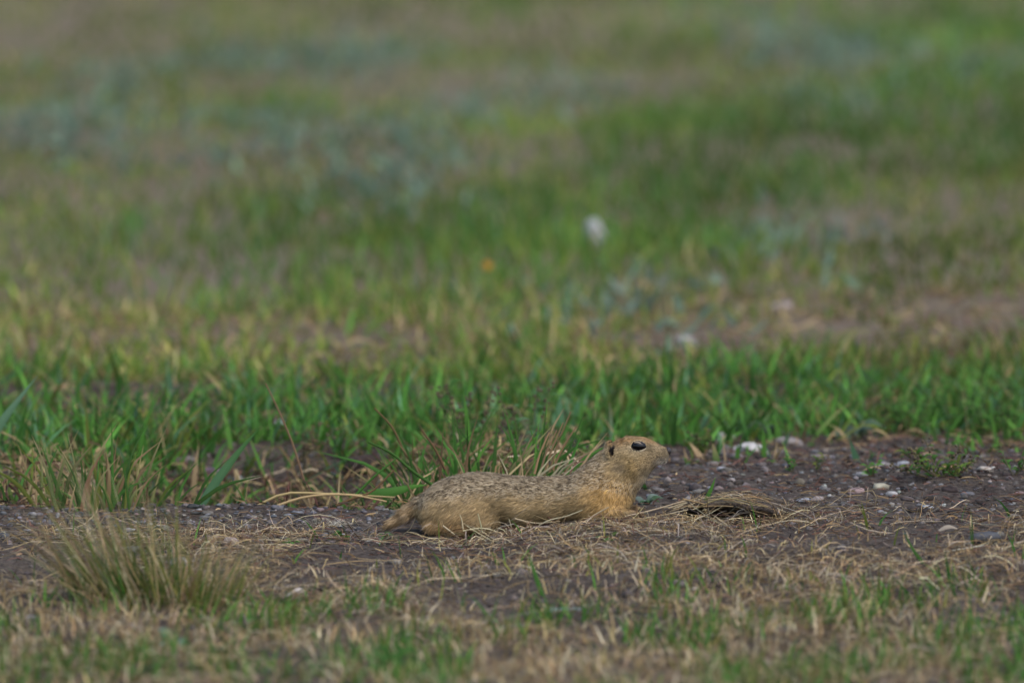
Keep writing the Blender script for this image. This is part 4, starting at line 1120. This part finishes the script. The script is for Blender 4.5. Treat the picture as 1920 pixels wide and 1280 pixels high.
rosette(415, 1228, 5, (0.014, 0.022), (0.008, 0.012), [G_MID, SILV2], 'dark round leaf plant in front of the fine tuft')
rosette(735, 1262, 10, (0.014, 0.03), (0.006, 0.010), [G_MID, G_DEEP], 'dark green leafy sprout among the nearest stubble', rise=(.3, 1))

# leafy weeds: stem > leaf objects
def weed(px, py, label, nst, H, nl, ll, lw, cols, spread=0.9, group=None, name='leafy_weed', seeds=0):
    b = hit(px, py); b.z -= 0.002; o = empty(name, b, label, 'weed', group)
    for s_ in range(nst):
        az = random.uniform(0, 6.283); ln = random.uniform(.2, spread); h = H * random.uniform(.6, 1)
        tipp = b + Vector((math.cos(az) * h * ln, math.sin(az) * h * ln * .6, h * (1.1 - .4 * ln)))
        mid = (b + tipp) / 2 + Vector((0, 0, -0.1 * h))
        st = stem_obj('stem', [b, mid, tipp], 0.0007, rj((0.13, 0.11, 0.06)), o, S=5)
        for q in range(nl):
            t = random.uniform(.15, 1); p = b.lerp(mid, t * 2) if t < .5 else mid.lerp(tipp, t * 2 - 1)
            a = random.uniform(0, 6.283); L = random.uniform(*ll)
            ribbon_obj('leaf', leaf_pts(p, a, L, L * random.uniform(.1, .7), L * .1), random.uniform(*lw), rj(random.choice(cols)), rj(random.choice(cols)), M_LEAF, o, wprof=LEAFW[::2], S=4, face=(0, -.6, 1))
        for q in range(seeds):
            p = mid.lerp(tipp, random.uniform(.5, 1.05)) + Vector((random.gauss(0, .002), random.gauss(0, .002), random.gauss(0, .002))) - b
            v, f = ICO1; m = mesh_np('seed', v * 0.0014 + np.array(p), f, None, np.tile(np.array(rj((0.13, 0.10, 0.06))), (len(v), 1)))
            link('seed_head', m, M_STRAW, o)
    return o
weed(1765, 893, 'bushy green weed with brown seed stems on the bare dirt', 14, 0.042, 6, (0.006, 0.014), (0.002, 0.0042), [G_MID, G_DEEP, G_OLIVE], 1.7, seeds=6)
weed(1632, 893, 'small green seedling standing above the pinkish stone', 3, 0.020, 5, (0.006, 0.010), (0.002, 0.004), [G_MID, G_BRIGHT], .6)
weed(1485, 884, 'small seedling on the dirt behind the burrow straw', 3, 0.016, 5, (0.005, 0.009), (0.002, 0.004), [G_MID, G_DEEP], .6)
weed(1530, 880, 'thin seedling on the dirt between pale stones', 2, 0.018, 5, (0.005, 0.009), (0.002, 0.004), [G_OLIVE, G_DEEP], .6)
weed(1902, 890, 'spindly weed on the dirt past the bushy green weed', 4, 0.036, 6, (0.006, 0.010), (0.002, 0.004), [G_MID, G_DEEP], .6)
weed(1308, 852, 'low bushy weed with yellowish buds just ahead of the nose', 9, 0.026, 8, (0.005, 0.010), (0.002, 0.004), [G_MID, G_OLIVE, G_DEEP], 1.1, seeds=3)
weed(885, 872, 'brown seed headed weed behind the squirrel back', 10, 0.085, 5, (0.008, 0.016), (0.0025, 0.0045), [G_MID, G_DEEP], .7, seeds=9)
weed(985, 868, 'grey brown seed headed weed beside the dry straw clump', 6, 0.075, 4, (0.008, 0.014), (0.0025, 0.0045), [G_MID, G_BLUE], .5, seeds=9)
weed(575, 905, 'dried brown seed headed weed at the edge of hollow', 5, 0.06, 2, (0.008, 0.014), (0.002, 0.004), [STRAW_B, G_DEEP], .6, seeds=8)
for px, py in ((1700, 815), (1745, 800), (1800, 812), (1850, 820), (1895, 815), (1660, 800), (1830, 790), (1880, 785)):
    weed(px, py, 'fine leaved green weed along the edge of the dirt', 8, 0.042, 9, (0.006, 0.011), (0.0025, 0.0045), [G_MID, G_BRIGHT, G_DEEP], .8, group='fine leaved weeds along the dirt edge')

# silvery low plants dotted through the far field
for px, py in ((130, 255), (60, 262), (210, 250), (470, 268), (520, 262), (640, 125), (600, 130), (700, 120), (690, 365), (740, 362), (800, 290), (880, 225), (1540, 108), (1590, 112), (1480, 115), (1590, 200), (1820, 135), (1500, 470), (1160, 605), (230, 165), (400, 130), (1050, 190), (1420, 60)):
    b = hit(px, py); o = empty('silvery_plant', b, 'blurred low silvery green plant in the far turf', 'plant', 'silvery plants in the far turf')
    n = 90; x = b.x + rng.normal(0, 0.060, n); y = b.y + rng.normal(0, 0.30, n)
    c = jit((0.165, 0.225, 0.15), n, .2); rt = np.stack([x, y, ground_z(x, y) + 0.012], 1) - np.array(b)
    V, T, Q, C = blades(rt, rng.uniform(0.015, 0.034, n), rng.uniform(0, 6.283, n), rng.uniform(.3, 1.2, n), rng.uniform(0, .8, n), rng.uniform(.006, .011, n), c, c, S=3)
    gg = Geo(); gg.add(V, T, Q, C); gg.build('leaves', M_LEAF, o, 'stuff')

# yellow flower and other small bright marks
def flower(px, py, r, colr, label, hgt=0.03):
    b = hit(px, py + 25); o = empty('flower', b, label, 'flower')
    t = b + Vector((0, 0, hgt)); stem_obj('stem', [b, (b + t) / 2, t], 0.001, G_MID, o, S=4)
    for i in range(10):
        a = i / 10 * 6.283; e = t + Vector((math.cos(a) * r, math.sin(a) * r * .5 - r * .3, math.sin(a) * r * .8))
        ribbon_obj('petal', [t, (t + e) / 2 + Vector((0, -.001, .001)), e], r * .6, rj(colr, .05), rj(colr, .05), M_LEAF, o, wprof=LEAFW[::2], S=4, face=(0, -1, .4))
flower(914, 524, 0.0065, (0.55, 0.27, 0.03), 'small orange yellow flower blurred in the far turf')

def fluff(px, py):
    b = hit(px, py); o = empty('fluff', b, 'pale wisp of downy fluff lying on the gravel crest', 'fluff')
    n = 260; x = b.x + rng.normal(0, 0.014, n); y = b.y + rng.normal(0, 0.006, n)
    c = jit((0.62, 0.55, 0.42), n, .1); rt = np.stack([x, y, ground_z(x, y) + 0.001], 1) - np.array(b)
    V, T, Q, C = blades(rt, rng.uniform(0.006, 0.020, n), rng.uniform(0, 6.283, n), rng.uniform(1.0, 1.5, n), rng.uniform(0, .5, n), rng.uniform(.0002, .0005, n), c, c, S=3)
    gg = Geo(); gg.add(V, T, Q, C); gg.build('strands', M_STRAW, o, 'stuff')
fluff(622, 986)
def dry_leaf(px, py, L, w, c, label, az=0.3):
    b = hit(px, py); b.z += 0.002
    P = [b, b + Vector((math.cos(az) * L * .5, math.sin(az) * L * .5, L * .22)), b + Vector((math.cos(az) * L, math.sin(az) * L, L * .08))]
    o = ribbon_obj('fallen_leaf', P, w, c, c, M_STRAW, None, wprof=LEAFW, face=(0, -.7, 1))
    o.data.transform(__import__('mathutils').Matrix.Translation(-b)); o.location = b; tag(o, label, 'leaf')
dry_leaf(538, 1120, 0.020, 0.008, (0.55, 0.50, 0.45), 'curled whitish dry leaf in the stubble', -0.4)
dry_leaf(1755, 1002, 0.022, 0.005, (0.30, 0.25, 0.19), 'pale fallen leaf in straw left of the dark cobble', 0.2)
dry_leaf(515, 800, 0.012, 0.009, (0.62, 0.62, 0.60), 'tiny white petal caught in the green grass', 0.4)
dry_leaf(890, 712, 0.012, 0.009, (0.6, 0.6, 0.58), 'small white petal deep in the green grass', 1.2)
